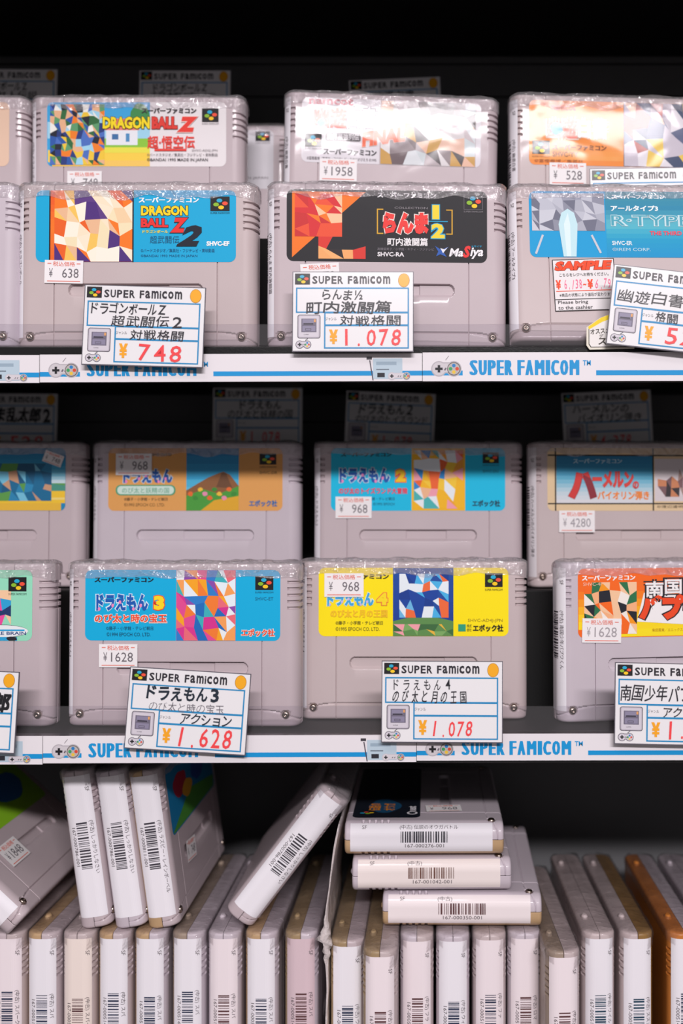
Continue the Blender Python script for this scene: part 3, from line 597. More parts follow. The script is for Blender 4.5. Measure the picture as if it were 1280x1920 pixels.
# ---------------- middle shelf, back row
Z2B = ZS[2] + RISE[2]
def cart_H1():
    r = shelf_cart(366, 3.065, Z2B, 'grey cartridge with tan-orange label and landscape panel, 968 yen sticker, middle back row', G_MB, 1.5, fold=3, fm=GREYC)
    B = (202, 843, 528, 957); s = base_label(B, '#e0a058'); cl = (348, 843.5, 446, 956.5)
    s.bands(348, 843.3, 446, 956.7, ['#1c78b0', '#2a98cc', '#58c0e0', '#7cc8dc'], 1, 8); s.poly([(348, 920), (372, 906), (390, 896), (410, 888), (418, 886), (430, 892), (446, 912), (446, 956.7), (348, 956.7)], '#8c5c38', 2); s.poly([(348, 930), (380, 918), (410, 926), (446, 912), (446, 956.7), (348, 956.7)], '#4a9c3c', 3); s.poly([(375, 956.7), (400, 938), (446, 930), (446, 956.7)], '#e0a82c', 4); s.poly([(404, 914), (414, 888), (422, 888), (434, 916)], '#6c4830', 3)
    for k in range(10): s.blob(356 + 9 * k, 926 + 9 * math.sin(k * 2.1), 5, 4, ['#e86a30', '#3c8c38', '#f0c040', '#e890b0'][k % 4], k, 5, cl)
    s.fat(SF, 284, 852, 320, 858, '#3a2c1c', .02); dora(s, 230, 881, 322, 907, '#1c54a4', '#c8dce8'); s.rrect(216, 910, 328, 929, 9, '#3c9c74', 3); s.rrect(219, 912, 325, 927, 7, '#cfe4d8', 4); s.text('のび太と妖精の国', 228, 915, 316, 925, '#7cb49c', .02, 5)
    s.text('©藤子・小学館・テレビ朝日', 232, 933, 313, 939, '#5c4428', .01); s.text('©1993 EPOCH CO. LTD.', 232, 943, 308, 949, '#5c4428', 0); s.logo(485, 853, 516, 873); s.text('SUPER FAMICOM', 485, 876, 516, 879, '#3a2c1c'); s.text('SHVC-DR', 485, 885, 518, 890, '#3a2c1c'); s.text('エポック社', 466, 938, 518, 949, '#1c6cac', .05); add_label(r, s, B)
    add_spine(r, spine_sheet('#dcd8de', '#2a2a34', 'ドラえもん', '167-000501-001', 14)); add_sticker(r, '968', 217, 853, 3.065, 366, 832, .0, 22)
cart_H1()
def cart_H2():
    r = shelf_cart(783.5, 3.065, Z2B, 'grey cartridge with cyan label and yellow centre panel, 968 yen sticker, middle back row', G_MB, 1.5, fold=4)
    B = (621, 840, 947, 955); s = base_label(B, '#00bce4'); cl = (772, 840.5, 872, 954.5)
    s.rect(772, 840.3, 872, 954.7, '#f4b81c', 1); s.mosaic(776, 844, 868, 951, ['#f4b81c', '#f4b81c', '#2a86cc', '#e8eef2', '#ec6430', '#48b4b4', '#f0a0b0', '#f0a030', '#f0b890', '#e8eef2', '#f4c838'], 6, 6, 18)
    s.fat(SF, 640, 848, 734, 856, '#123a50', .02); dora(s, 637, 876, 731, 904, '#1858b0', '#cfe6f2'); s.otext('2', 742, 879, 761, 902, '#f8c81c', '#ee5a30', .07, .07); s.text('のび太のトイズランド大冒険', 636, 913, 764, 924, '#e8485c', .04)
    s.text('©藤子・小学館・テレビ朝日', 662, 930, 740, 936, '#0c5a78', .0); s.text('©1993 EPOCH', 700, 940, 740, 945, '#0c5a78', .0); s.logo(905, 848, 935, 868); s.text('SUPER FAMICOM', 905, 870, 935, 873, '#0c5a78'); s.text('SHVC-DU', 905, 880, 934, 885, '#0c5a78'); s.text('エポック社', 886, 936, 937, 947, '#16384c', .05); add_label(r, s, B)
    add_spine(r, spine_sheet('#ece8ee', '#2a2a34', 'ドラえもん2', '167-000502-001', 15)); add_sticker(r, '968', 629, 934, 3.065, 783.5, 832, -.0, 22)
cart_H2()
def cart_H3():
    r = shelf_cart(1186, 3.065, Z2B, 'grey cartridge with cream label ruled in black around a blue panel, 4280 yen sticker', G_MB, 1.5, yaw=4, fold=1, fm=GREYW)
    B = (1023, 843, 1349, 955); s = base_label(B, '#e0c49c'); s.bands(1040, 857, 1222, 942, ['#1c78a8', '#2a8cb8', '#68b0cc', '#c0d4de', '#e0dce0'], 1, 12); s.rect(1226, 862, 1349, 938, '#d6cccf', 1)
    for x in (1037, 1222): s.rect(x, 843.3, x + 2.6, 954.7, '#2a2420', 3)
    for y in (855, 941): s.rect(1024, y, 1348, y + 2.4, '#2a2420', 3)
    s.fat(SF, 1072, 862, 1164, 871, '#a8ccdc', .02); s.otext('ハ', 1062, 886, 1116, 934, '#d03a38', '#8c2c38', .07, .02, 3); s.otext('ーメルン', 1108, 884, 1186, 914, '#d8423c', '#98303a', .05, .02, 3); s.otext('の', 1184, 902, 1196, 916, '#d8423c', '#98303a', .04, .02); s.text('バイオリン弾き', 1118, 920, 1215, 935, '#f08424', .04, 4)
    s.mosaic(1232, 880, 1310, 930, ['#c8825c', '#3a3438', '#7c5c60', '#d6cccf', '#d6cccf', '#a88c84'], 6, 3, 20)
    s.text('©渡辺道明', 1230, 945, 1280, 950, '#6c5c48'); add_label(r, s, B)
    add_spine(r, spine_sheet('#dcd6da', '#2a2a34', 'ハーメルンのバイオリン弾き', '167-000620-001', 16)); add_sticker(r, '4280', 1044, 960, 3.065, 1186, 832, .0, 22, faint='#9a949a')
cart_H3()
def cart_H0():
    r = shelf_cart(-41, 3.065, Z2B, 'cartridge with sky and yellow ground on its label, left end of middle back row', G_MB, 1.5, fold=2)
    B = (-204, 844, 122, 958); s = base_label(B, '#1c86b8'); s.bands(-203, 858, 121.6, 908, ['#1c86b8', '#2a9ccc', '#74c0dc', '#d8e0e4'], 1, 8); s.rect(-203, 908, 121.6, 925, '#5c9c4c', 1); s.poly([(30, 920), (70, 905), (121.6, 912), (121.6, 928), (30, 928)], '#4a9480', 2); s.rect(-203, 922, 121.6, 944, '#f0c434', 2); s.rect(-196, 944, 114, 957.6, '#e8b83c', 2); s.rect(-203, 934, 121, 938, '#f2d87c', 3)
    s.mosaic(-14, 872, 96, 940, ['#1a6a94', '#1a6a94', '#2a86b4', '#c89878', '#5c9c4c', '#1c5a80', '#74c0dc'], 7, 4, 19, 4)
    add_label(r, s, B); add_sticker(r, '748', 86, 846, 3.065, -41, 832, .35, 12)
cart_H0()

# ---------------------------------------------------------------- price cards
G_CARD, G_CARDB = 'handwritten price cards along the shelf fronts', 'price cards standing in the shade behind the cartridges'
CW, CHT = 61.3, 40.8
def sfc_logo_text(s, u0, v0, u1, v1, c, layer=3):
    items = list('SUPER') + [' '] + list('Famicom'); ws = [1, 1, 1, .95, 1.05, .55, .85, .95, 1.35, .3, .95, 1.05, 1.35]; tot = sum(ws); u = u0
    for ch, w_ in zip(items, ws):
        du = (u1 - u0) * w_ / tot
        if ch != ' ': s.text(ch, u + du * .09, v0, u + du * .91, v1, c, .03, layer)
        u += du
def console_pic(s, u0, v0, u1, v1, layer=2):
    w_, h_ = u1 - u0, v1 - v0; dk = '#4a4450'
    s.rrect(u0, v0, u1, v1, w_ * .1, dk, layer); s.rrect(u0 + 3, v0 + 3, u1 - 3, v1 - 3, w_ * .08, '#b9b2bd', layer + 1); s.rrect(u0 + 8, v0 + 7, u1 - 8, v1 - 7, w_ * .05, '#cfc9d2', layer + 2)
    s.rect(u0 + .17 * w_, v0 + .17 * h_, u0 + .83 * w_, v0 + .74 * h_, '#6c6678', layer + 3); s.rect(u0 + .22 * w_, v0 + .2 * h_, u0 + .72 * w_, v0 + .42 * h_, '#88829a', layer + 4); s.rect(u0 + .26 * w_, v0 + .36 * h_, u0 + .7 * w_, v0 + .42 * h_, '#3a3644', layer + 5)
    s.rect(u0 + .22 * w_, v0 + .48 * h_, u0 + .78 * w_, v0 + .7 * h_, '#88829a', layer + 4); s.frame(u0 + .34 * w_, v0 + .58 * h_, u0 + .6 * w_, v0 + .67 * h_, 2, '#4a4450', layer + 5); s.rect(u0 + .72 * w_, v0 + .2 * h_, u0 + .8 * w_, v0 + .32 * h_, '#e0a060', layer + 5); s.text('SUPER', u0 + .28 * w_, v0 + .82 * h_, u0 + .5 * w_, v0 + .86 * h_, dk, 0, layer + 4)
def pad_pic(s, u0, v0, u1, v1, layer=2, body='#cfc9d2', edge='#4a4450', col=False):
    w_, h_ = u1 - u0, v1 - v0; r = h_ / 2
    for g, c, l in ((0, edge, layer), (h_ * .07, body, layer + 1)):
        s.rect(u0 + r, v0 + g + h_ * .08, u1 - r, v0 + h_ * .78 - g, c, l); s.ell(u0 + r, v0 + r, r - g, r - g, c, l, 20); s.ell(u1 - r, v0 + r, r - g, r - g, c, l, 20)
    b = h_ * .1; cx, cy = u0 + r, v0 + r
    s.rect(cx - b * 2.4, cy - b * .8, cx + b * 2.4, cy + b * .8, '#1c1a20', layer + 2); s.rect(cx - b * .8, cy - b * 2.4, cx + b * .8, cy + b * 2.4, '#1c1a20', layer + 2)
    for k in (0, 1): s.line((u0 + w_ * (.44 + .1 * k), cy + b), (u0 + w_ * (.49 + .1 * k), cy - b * .6), b, '#6a646e', layer + 2)
    cx = u1 - r
    if col:
        s.ell(cx, cy, r * .86, r * .86, '#5a5450', layer + 2, 20); s.ell(cx, cy, r * .76, r * .76, '#b8b2b0', layer + 3, 20)
    for (a, b_), c in zip(((0, -.42), (.42, 0), (-.42, 0), (0, .42)), ('#2a7cc0', '#d84830', '#3c9c5c', '#e8c040')): s.ell(cx + a * r, cy + b_ * r, r * .24, r * .24, c, layer + 4, 10)
def card(corner, roll, depth, l1, l2, genre, price, label, group, seed=1, lean=3.0, big=None, thin2=None, ink1='#26242c', sp=.12):
    """corner = the card's upper left corner in the photograph"""
    s = Sheet('card'); s.rect(0, 0, 558, 370, '#e6e4e6', 0); bl = '#1c86bc'
    s.logo(8, 6, 78, 58); sfc_logo_text(s, 86, 18, 456, 55, '#2a262e')
    s.ell(516, 38, 27, 33, '#a8701c', 2, 20); s.ell(516, 38, 25, 31, '#f0a818', 3, 20)          # plain disc where the card has a printed emblem
    for b in ((13, 72, 540, 192), (145, 188, 540, 252), (145, 248, 540, 360)): s.frame(*b, 6.5, bl, 1)
    console_pic(s, 21, 200, 128, 312); pad_pic(s, 13, 322, 86, 360); s.line((70, 312), (58, 322), 3, '#4a4450', 2)
    s.text('ジャンル', 151, 212, 203, 228, '#4a4650', .0, 2); s.text('¥', 168, 270, 210, 338, '#f2a41c', .07, 3)
    if l1: s.hand(l1[0], *l1[1], ink1, seed, l1[2] if len(l1) > 2 else .012, 4, .05, sp)
    if l2: s.hand(l2[0], *l2[1], l2[3] if len(l2) > 3 else ink1, seed + 50, l2[2] if len(l2) > 2 else .008, 4, .05, sp)
    if genre: s.hand(genre[0], *genre[1], ink1, seed + 9, .01)
    if price: s.hand(price[0], *price[1], '#ee4448', seed + 5, .008, 4, .03, .0)
    x, y, z = W(corner[0], corner[1], depth); k = CW / 558
    o = s.build('price_card', lambda u, v, l: (u * k, -.45 - l * .03, -v * k))
    me = o.data; bm = bmesh.new(); bm.from_mesh(me); i = len(me.materials); me.materials.append(ink('#5a5660', 'card'))   # laminated sheet behind the print
    cv = bmesh.ops.create_cube(bm, size=1)['verts']
    for v in cv: v.co = Vector(((v.co.x + .5) * (CW + .8) - .4, v.co.y * .84, (v.co.z - .5) * (CHT + .8) + .4)) * MM
    for f in {f for v in cv for f in v.link_faces}: f.material_index = i
    bm.to_mesh(me); bm.free()
    o.matrix_world = Matrix.Translation(Vector((x, depth, z + ZOFF)) * MM) @ Matrix.Rotation(math.radians(roll), 4, 'Y') @ Matrix.Rotation(math.radians(-lean), 4, 'X')
    return tag(o, label, 'price card', group)
FD = -15.0
card((161, 535), 1.6, FD, ('ドラゴンボールZ', (25, 82, 385, 132)), ('超武闘伝2', (125, 138, 470, 190)), ('対戦格闘', (215, 205, 470, 252)), ('748', (250, 272, 470, 350)), 'price card reading 748 yen in red marker, upper shelf', G_CARD, 3)
card((550, 511), 0, FD, ('らんま½', (130, 82, 330, 130)), ('町内激闘篇', (58, 138, 460, 192), .02), ('対戦格闘', (215, 205, 505, 252)), ('1.078', (220, 268, 510, 345)), 'price card with 1,078 yen in red above the upper shelf strip', G_CARD, 4)
card((1152, 497), 6.3, FD, ('幽遊白書2', (25, 108, 420, 168), .004), None, ('格闘', (210, 200, 320, 245)), ('528', (260, 266, 480, 345)), 'steeply tilted price card at the right edge of the upper shelf', G_CARD, 5)
card((1106, 318), -.9, 54, ('幽遊白書', (40, 96, 440, 160), .03), None, None, ('528', (260, 266, 480, 345)), 'price card standing between the two rows at right of upper shelf', G_CARD, 6, ink1='#1c2a44', lean=0)
card((-188, 1252), 2.4, FD, ('忍たま乱太郎', (20, 100, 530, 186), .05), None, None, ('', (0, 0, 1, 1)) and None, 'price card cut by left photo edge, thick brush writing, middle shelf', G_CARD, 7, ink1='#17161c')
card((246, 1251), 3.6, FD, ('ドラえもん3', (75, 76, 430, 140), .03), ('のび太と時の宝玉', (95, 150, 450, 190), -.012, '#6a666e'), ('アクション', (245, 196, 490, 246)), ('1.628', (230, 262, 500, 350)), 'price card reading 1,628 yen, tilted clockwise, middle shelf', G_CARD, 8, ink1='#1a2634')
card((717, 1240), 0.3, FD, ('ドラえもん4', (40, 82, 330, 130), .004), ('のび太と月の王国', (40, 134, 400, 188), .012), None, ('1.078', (225, 275, 425, 345)), 'price card with an empty genre box below the yellow-labelled cartridge', G_CARD, 9, sp=.38)
card((1154, 1243), 1.2, FD, ('南国少年パプワくん', (20, 100, 640 - 115, 172), .01), None, ('アクション', (220, 200, 450, 245)), ('1.628', (230, 262, 500, 345)), 'price card at right edge of the middle shelf, below orange label', G_CARD, 10)
BD = 150.0
for c, ro, l1, l2, lab, sd in (
    ((-62, 130), .3, ('ドラゴンボールZ', (40, 80, 380, 130)), ('サイヤ人伝説', (60, 138, 440, 190)), 'shaded price card behind the left end of upper back row', 21),
    ((262, 133), 0, ('ドラゴンボールZ', (80, 82, 420, 132)), ('超悟空伝', (60, 138, 480, 190)), 'shaded price card behind the cartridge with the multicoloured label', 22),
    ((654, 152), -2.6, ('幽遊白書', (150, 80, 400, 130)), None, 'tilted shaded price card behind the cartridge with the 1958 yen sticker', 23)):
    card(c, ro, BD, l1, l2, None, None, lab, G_CARDB, sd)
for c, ro, l1, l2, pr, lab, sd in (
    ((-58, 738), .3, ('忍たま乱太郎2', (20, 90, 530, 180), .04), None, ('528', (260, 266, 480, 345)), 'shaded price card at far left behind the middle back row', 25),
    ((400, 728), 0, ('ドラえもん', (160, 76, 430, 130), .02), ('のび太と妖精の国', (90, 138, 500, 190)), ('1.078', (225, 275, 425, 345)), 'shaded price card behind the cartridge with the tan-orange label', 26),
    ((650, 733), 2.2, ('ドラえもん2', (75, 76, 430, 140), .02), ('のび太のトイズランド', (60, 146, 520, 190)), ('1.078', (225, 275, 425, 345)), 'shaded price card behind the cyan label with yellow panel', 27),
    ((1052, 738), -2.4, ('ハーメルンの', (60, 80, 420, 130)), ('バイオリン弾き', (90, 138, 500, 190)), ('4.378', (225, 275, 425, 345)), 'shaded price card behind the cartridge with the cream label', 28)):
    card(c, ro, BD + 15, l1, l2, None, pr, lab, G_CARDB, sd)
def tip_tag():
    q = Sheet('card'); p0 = [(0, 22), (26, 4), (58, -8), (90, 12), (90, 62), (6, 64), (0, 56)]
    q.poly(p0, '#e6dfd0', 0); q.poly([(4, 24), (28, 9), (58, -2), (86, 14), (86, 59), (8, 60), (4, 54)], '#3a342c', 1); q.poly([(5.4, 25), (28, 11), (58, 0), (84.5, 15), (84.5, 57.5), (9, 58.5), (5.4, 53)], '#ece7e4', 2)
    q.poly([(3, 21), (27, 4), (58, -8), (86, 8), (84, 14), (58, 1), (29, 12), (5, 26)], '#f2d21c', 3)
    q.text('オススメ', 7, 24, 44, 34, '#3c342c', .03, 3, -.1); q.text('デ', 24, 35, 32, 42, '#3c342c', .02, 3); q.text('ス', 22, 42, 38, 55, '#3c342c', .03, 3)
    x, y, z = W(1099, 592, FD + 2.2); k = (DIST + FD) / F_PX
    o = q.build('tip_tag', lambda u, v, l: (u * k, -.2 - l * .03, -v * k)); me = o.data; bm = bmesh.new(); bm.from_mesh(me); i = len(me.materials); me.materials.append(ink('#cfc8b8', 'card'))
    pts = [(u * k, -v * k) for u, v in p0]; a = [bm.verts.new((x_ * MM, -.15 * MM, z_ * MM)) for x_, z_ in pts]; b = [bm.verts.new((x_ * MM, .5 * MM, z_ * MM)) for x_, z_ in pts]; n = len(pts)
    fs = [bm.faces.new((a[j], a[(j + 1) % n], b[(j + 1) % n], b[j])) for j in range(n)] + [bm.faces.new(b)]
    for f in fs: f.material_index = i
    bm.to_mesh(me); bm.free(); o.location = (x * MM, (FD + 2.2) * MM, (z + ZOFF) * MM)
    tag(o, 'house-shaped white tag with yellow roof half hidden by the tilted price card', 'shop tag')
tip_tag()

# ---------------------------------------------------------------- printed strips in the shelf edge rails
def strip(px0, px1, top, bot, toff, label, yoff=0.0, roll=0.0, clipped=False):
    s = Sheet('card'); d = -12.3; w_ = px1 - px0; h_ = bot - top; bl = '#0a92d2'; s.rect(0, 0, w_, h_, '#e6e1e5', 0)
    a = h_ * .63; b = h_ * .80
    s.rect(0, a, toff - 12, b, bl, 1); pad_pic(s, 16, h_ * .3, toff - 14, h_ * .84, 2, '#cdc7cc', '#b4aeb4', True); s.line((toff - 44, h_ * .27), (toff - 38, h_ * .12), 1, '#807a80', 2)
    t1 = toff + 208
    s.fat('SUPER FAMICOM', toff, h_ * .27, t1, h_ * .79, bl, .0, 2, .075, True); s.text('TM', t1 + 5, h_ * .28, t1 + 20, h_ * .46, bl, .02, 2)
    le = w_ - 92; s.rect(t1 + 30, a, w_, b, bl, 1)
    # paper end with a faint console and controller
    s.rect(le, h_ * .18, le + 55, h_ * .92, '#b8cbd8', 2); s.rect(le + 6, h_ * .3, le + 44, h_ * .42, '#98acbc', 3); s.rect(le + 6, h_ * .56, le + 30, h_ * .6, '#6a7682', 3); s.rect(le + 8, h_ * .7, le + 22, h_ * .86, '#2a2a32', 3); pad_pic(s, le + 28, h_ * .68, le + 70, h_ * .96, 4, '#d4ced4', '#c4c0c8', True)
    s.line((le - 6, h_ * .25), (le, h_ * .97), 2, '#4c4450', 3); s.rect(le - 12, h_ * .12, le - 2, h_ * .22, '#3a363e', 3)
    x, y, z = W(px0, top, d); k = (DIST + d) / F_PX
    o = s.build('shelf_strip', lambda u, v, l: (u * k, -.3 - l * .02, -v * k)); me = o.data; bm = bmesh.new(); bm.from_mesh(me); i = len(me.materials); me.materials.append(ink('#d0cace', 'card'))
    cv = bmesh.ops.create_cube(bm, size=1)['verts']
    for v in cv: v.co = Vector(((v.co.x + .5) * w_ * k, v.co.y * .5, (v.co.z - .5) * h_ * k)) * MM
    for f in {f for v in cv for f in v.link_faces}: f.material_index = i
    bm.to_mesh(me); bm.free(); o.matrix_world = Matrix.Translation(Vector((x, d + yoff, z + ZOFF)) * MM) @ Matrix.Rotation(math.radians(roll), 4, 'Y')
    tag(o, label, 'shelf strip', 'blue and white printed strips on the shelf edges')
strip(-642, 74, 666, 718, 88, 'left end piece of printed strip on the upper shelf edge, mostly outside the photo')
strip(75, 791, 665, 717, 87, 'upper shelf edge strip whose blue lettering is half covered by a price card', -.0, -.2)
strip(792, 1508, 661, 715, 87, 'printed strip with uncovered blue lettering on the upper shelf edge', -.0, -.1)
strip(-619, 80, 1380, 1433, 84, 'left end piece of printed strip on the middle shelf edge, mostly outside the photo')
strip(81, 780, 1380, 1431, 84, 'middle shelf edge strip whose blue lettering is half covered by a price card', -.0, -.2)
strip(781, 1480, 1376, 1426, 83, 'printed strip with uncovered blue lettering on the middle shelf edge', -.0, -.1)

# ---------------------------------------------------------------- bottom shelf
G_ROW = 'upright cartridges packed spine-out along the bottom shelf'
TOPZ = ZS[3] + H
PW, PK, PD, PP = '#efebf1', '#f0e4e8', '#d8c0c7', '#f1e2da'
NAVY, BRN = '#26304c', '#5c3a3c'
row = [  # spine centre px, px per mm, yaw, front shell, back shell, paper, bar ink, label
    (12, 3.39, 0, GREYW, GREY, PK, NAVY, 'leftmost upright cartridge of the bottom row, cut by the photo edge'),
    (77, 3.39, -1, GREY, TAN, PW, NAVY, 'upright bottom-row cartridge with yellowed corner, second from left'),
    (144, 3.39, -.5, GREYW, GREYW, PP, BRN, 'upright bottom-row cartridge with peach-tinted spine paper, third from left'),
    (211, 3.39, -.5, GREY, TAN, PW, NAVY, 'upright bottom-row cartridge, fourth from left, under the leaning trio'),
    (279, 3.39, -1, GREYC, TAN, PW, NAVY, 'upright bottom-row cartridge, fifth from left, tan half on its top'),
    (350, 3.39, -.5, GREYC, BROWN, PW, NAVY, 'upright bottom-row cartridge, sixth from left, just right of the leaning trio'),
    (418, 3.39, 0, GREYC, GREYC, PK, BRN, 'upright bottom-row cartridge under the lower end of the slanted cartridge'),
    (488, 3.39, -1, GREYC, TAN, PW, NAVY, 'upright bottom-row cartridge just right of the slanted cartridge foot, white spine'),
    (563, 3.39, 0, GREYC, TANM, PD, BRN, 'upright bottom-row cartridge with dusky rose spine paper'),
    (650, 3.45, 0, GREY, TANM, PW, NAVY, 'upright bottom-row cartridge right of the crumpled plastic bag'),
    (711.5, 3.53, 0, GREYW, TANM, PK, BRN, 'upright bottom-row cartridge pulled forward, left of the flat stack'),
    (781, 3.41, .4, GREYW, GREYC, PK, BRN, 'upright cartridge under the flat stack, first of four from left'),
    (849, 3.41, .4, GREYC, GREYC, PW, NAVY, 'upright cartridge under the flat stack, second of four from left'),
    (918, 3.40, .4, GREYW, GREYW, PK, NAVY, 'upright cartridge under the flat stack, third of four from left'),
    (984, 3.39, 1.0, GREYC, GREYC, PK, BRN, 'upright cartridge under the right end of the flat stack'),
    (1057, 3.535, 2.5, GREYW, BROWN, PK, BRN, 'upright bottom-row cartridge pulled forward, right of the flat stack'),
    (1124, 3.39, 2.0, GREYW, GREYW, PW, '#1e4258', 'upright bottom-row cartridge with teal barcode bars, plain grey top'),
    (1196, 3.39, 2.0, TAND, GREYW, PW, '#1e4258', 'upright bottom-row cartridge with an ochre half on its top'),
    (1285, 3.39, 1.0, GREYC, ORNG, PW, NAVY, 'upright bottom-row cartridge with orange side at right edge'),
    (1360, 3.39, 1.0, GREYC, GREYC, PW, NAVY, 'upright cartridge beyond the orange one, only its top visible at right edge'),
]
titles = ['スパーク', 'スパ', 'スパイ', 'スパ', 'スパ', 'スパ', 'スパ', 'スパ', 'スパ', 'ウサミ', 'ファイ', 'フラ', 'ウィザ', 'ファ', 'ロマ', 'ウサ', 'ワイル', 'ススメ', 'ファ', 'スパ']
R90 = Matrix.Rotation(math.radians(90), 4, 'Z')
for i, (px, s_, yaw, fm, bm_, paper, bar, lab) in enumerate(row):
    x = (px - VX) / s_; d = F_PX / s_ - DIST
    # the spine plane is at depth d; the cartridge reaches 2*HW further in
    M = Matrix.Translation(Vector((x, d, ZS[3] + ZOFF + .1)) * MM) @ Matrix.Rotation(math.radians(yaw), 4, 'Z') @ Matrix.Translation(Vector((0, HW, 0)) * MM) @ R90
    r = cart_root(lab, G_ROW, M); cart_body(r, fm, bm_, fold=i, folds=ME_FOLD2)
    if i < 19: add_spine(r, spine_sheet(paper, bar, titles[i], '167-000514-%03d' % (i + 1), i + 30, 29 + (i * 7) % 5), s0=8.2)
def loose(px, s_, roll, contact, label, group, fm, bm_, paper, bar, title, num, seed, yaw=0, fold=0):
    d = F_PX / s_ - DIST; x = (px - VX) / s_; a = math.radians(roll); e = HT if contact == 'l' else -HT
    # the lower corner rests on the tops of the row
    bx = x + e * math.cos(a); bz = TOPZ + .5 - e * math.sin(a) * (1 if contact == 'l' else 1)
    M = Matrix.Translation(Vector((bx, d, bz + ZOFF)) * MM) @ Matrix.Rotation(a, 4, 'Y') @ Matrix.Rotation(math.radians(yaw), 4, 'Z') @ Matrix.Translation(Vector((0, HW, 0)) * MM) @ R90
    r = cart_root(label, group, M); cart_body(r, fm, bm_, fold=fold); add_spine(r, spine_sheet(paper, bar, title, num, seed, 26), s0=8.2); return r
G_TRI = 'three leaning cartridges on top of the bottom row'
loose(147, 3.375, -7.7, 'l', 'left of the three leaning cartridges on top of the bottom row', G_TRI, GREY, GREY, PW, '#3a3640', 'しっかりしなさい', '167-000786-001', 61, fold=1)
loose(212, 3.375, -7.7, 'l', 'middle of the three leaning cartridges on top of the bottom row', G_TRI, GREYC, GREYC, PW, '#3a3640', 'しっかりしなさい', '167-000786-001', 62, fold=2)
r = loose(274.5, 3.375, -7.7, 'l', 'right of the three leaning cartridges, blue and green label on its side', G_TRI, GREY, TAN, PW, '#3a3640', 'ラズビー・レインボーベル', '167-000811-001', 63, fold=3)
B = (0, 0, 280, 100); s = base_label(B, '#147cb0'); s.blob(70, 40, 40, 18, '#b02440', 3, 2); s.blob(110, 55, 30, 14, '#e0a028', 5, 3); s.poly([(4, 96), (120, 60), (276, 80), (270, 98), (8, 98)], '#4c9438', 2); s.blob(180, 40, 40, 22, '#2a4c9c', 8, 2); add_label(r, s, B); add_sticker(r, '748', 90, 196, 3.4, 200, 20, .1)
r = loose(7, 3.44, -47, 'l', 'cartridge lying tilted far over at left edge, lime label, sticker on its face', G_TRI, GREY, GREY, PW, '#3a3640', 'ズ', '167-000777-001', 64, fold=4)
B = (0, 0, 280, 100); s = base_label(B, '#8cc428'); s.rect(10, 2, 150, 60, '#1c4c84', 1); s.blob(90, 40, 60, 22, '#e8d820', 3, 2); s.blob(60, 70, 50, 20, '#a4d82c', 7, 3); s.blob(200, 50, 50, 26, '#2c6cb0', 9, 2); add_label(r, s, B); add_sticker(r, '1848', 65, 190, 3.4, 200, 20, .0, 24)
loose(470, 3.375, 37.5, 'r', 'cartridge slanting steeply to the right, propped toward the flat stack', None, GREY, GREY, PW, '#3a3640', 'しっかりしなさい', '167-000786-001', 65, fold=0)
G_ST = 'flat stack of three cartridges on the bottom row'
FLAT = Matrix(((0, 0, -1, 0), (1, 0, 0, 0), (0, -1, 0, 0), (0, 0, 0, 1)))
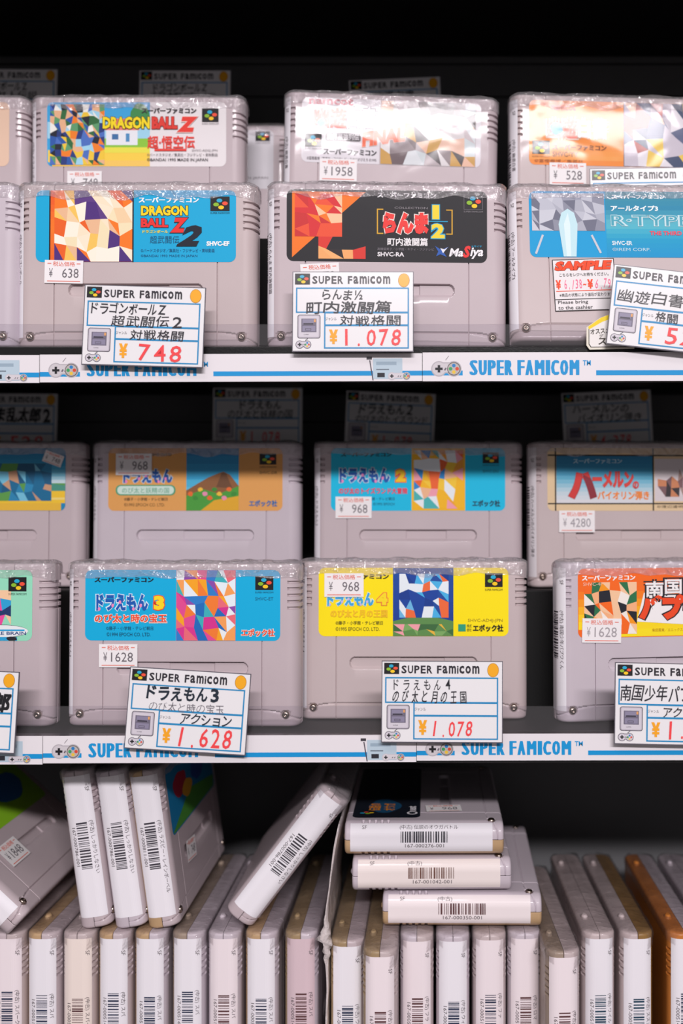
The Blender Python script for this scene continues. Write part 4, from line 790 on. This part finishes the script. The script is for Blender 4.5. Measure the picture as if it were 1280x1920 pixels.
for i, (cx, dz, yaw, fm, bm_, paper, bar, title, num, lab) in enumerate((
    (866, 0, -.5, GREYC, TAN, '#eee3e4', '#5c3a3c', '', '167-000350-001', 'lowest of the three flat-stacked cartridges, shifted to the right'),
    (809.5, 19.9, 1.0, GREYC, GREYC, '#ece0dd', '#6c4a40', '', '167-001042-001', 'middle of the three flat-stacked cartridges, faded brown barcode'),
    (795, 39.9, .5, GREYC, TAN, '#e6e2e8', '#2c2a34', '伝説のオウガバトル', '167-000276-001', 'top cartridge of the flat stack with dark navy label facing up'))):
    s_ = 3.38; d = F_PX / s_ - DIST; x = (cx - VX) / s_
    M = Matrix.Translation(Vector((x, d, TOPZ + 1.8 + HT + dz + ZOFF)) * MM) @ Matrix.Rotation(math.radians(yaw), 4, 'Z') @ Matrix.Translation(Vector((H / 2, HW, 0)) * MM) @ FLAT
    r = cart_root(lab, G_ST, M); cart_body(r, fm, bm_, fold=None if i < 2 else None); add_spine(r, spine_sheet(paper, bar, title, num, 70 + i, 28), s0=9.6)
    if i == 2:
        B = (0, 0, 280, 100); s = base_label(B, '#121824'); s.blob(60, 45, 34, 26, '#164a6c', 5, 1); s.text('伝説の', 34, 22, 70, 40, '#d88420', .03, 3); s.text('オウガ', 34, 44, 70, 62, '#d88420', .03, 3); s.logo(14, 6, 30, 34, '#121824', 2); s.ell(22, 88, 8, 8, '#e8e4ea', 2); s.ell(22, 88, 5, 5, '#121824', 3); s.text('uest', 32, 82, 56, 94, '#e8e4ea', .03, 2); add_label(r, s, B)
        add_sticker(r, '968', 90, 172, 3.4, 200, 20, 1.5)
# crumpled plastic bag wedged in the row
def bag():
    verts = []; faces = []; nz, ny = 40, 10; th = .5
    path = [(635, 1548), (628, 1590), (620, 1640), (614, 1690), (611, 1725), (612, 1745), (611, 1775), (614, 1800), (615, 1850), (613, 1900), (612, 1990)]
    def at(t):
        f = t * (len(path) - 1); i = min(int(f), len(path) - 2); g = f - i
        return path[i][0] * (1 - g) + path[i + 1][0] * g, path[i][1] * (1 - g) + path[i + 1][1] * g
    for side in (0, 1):
        for j in range(nz + 1):
            px, py = at(j / nz); x, _, z = W(px, py, 20)
            for i in range(ny + 1):
                yy = 14 + i * 9.0; crum = math.exp(-((py - 1758) / 26) ** 2) * math.exp(-i * .9)
                wv = noise.noise(Vector((i * .5, j * .16, 2.0))) * .7 + (noise.noise(Vector((i * .9, j * .5, 7))) * 5.0) * crum
                wd = th + crum * 8.5 * (.6 + noise.noise(Vector((j * .6, side * 5.0, 1))) )
                verts.append((x + wv + (wd if side else -wd * .8) * (1 if i else .6), yy + crum * 3 * noise.noise(Vector((j * .8, 3, side))), z))
    n = (nz + 1) * (ny + 1); q = ny + 1
    for j in range(nz):
        for i in range(ny):
            a = j * q + i; faces.append((a, a + q, a + q + 1, a + 1)); b = n + a; faces.append((b, b + 1, b + q + 1, b + q))
    rim = [j * q for j in range(nz + 1)] + [nz * q + i for i in range(1, q)] + [j * q + ny for j in range(nz - 1, -1, -1)] + [i for i in range(ny - 1, 0, -1)]
    for k in range(len(rim)): a, b = rim[k], rim[(k + 1) % len(rim)]; faces.append((a, n + a, n + b, b))
    me = mesh('plastic_bag', verts, faces, True); me.materials.append(MILKY); o = bpy.data.objects.new('plastic_bag', me); C.objects.link(o); o.location.z = ZOFF * MM
    tag(o, 'crumpled milky plastic bag edge wedged upright between bottom-row cartridges', 'bag')
bag()
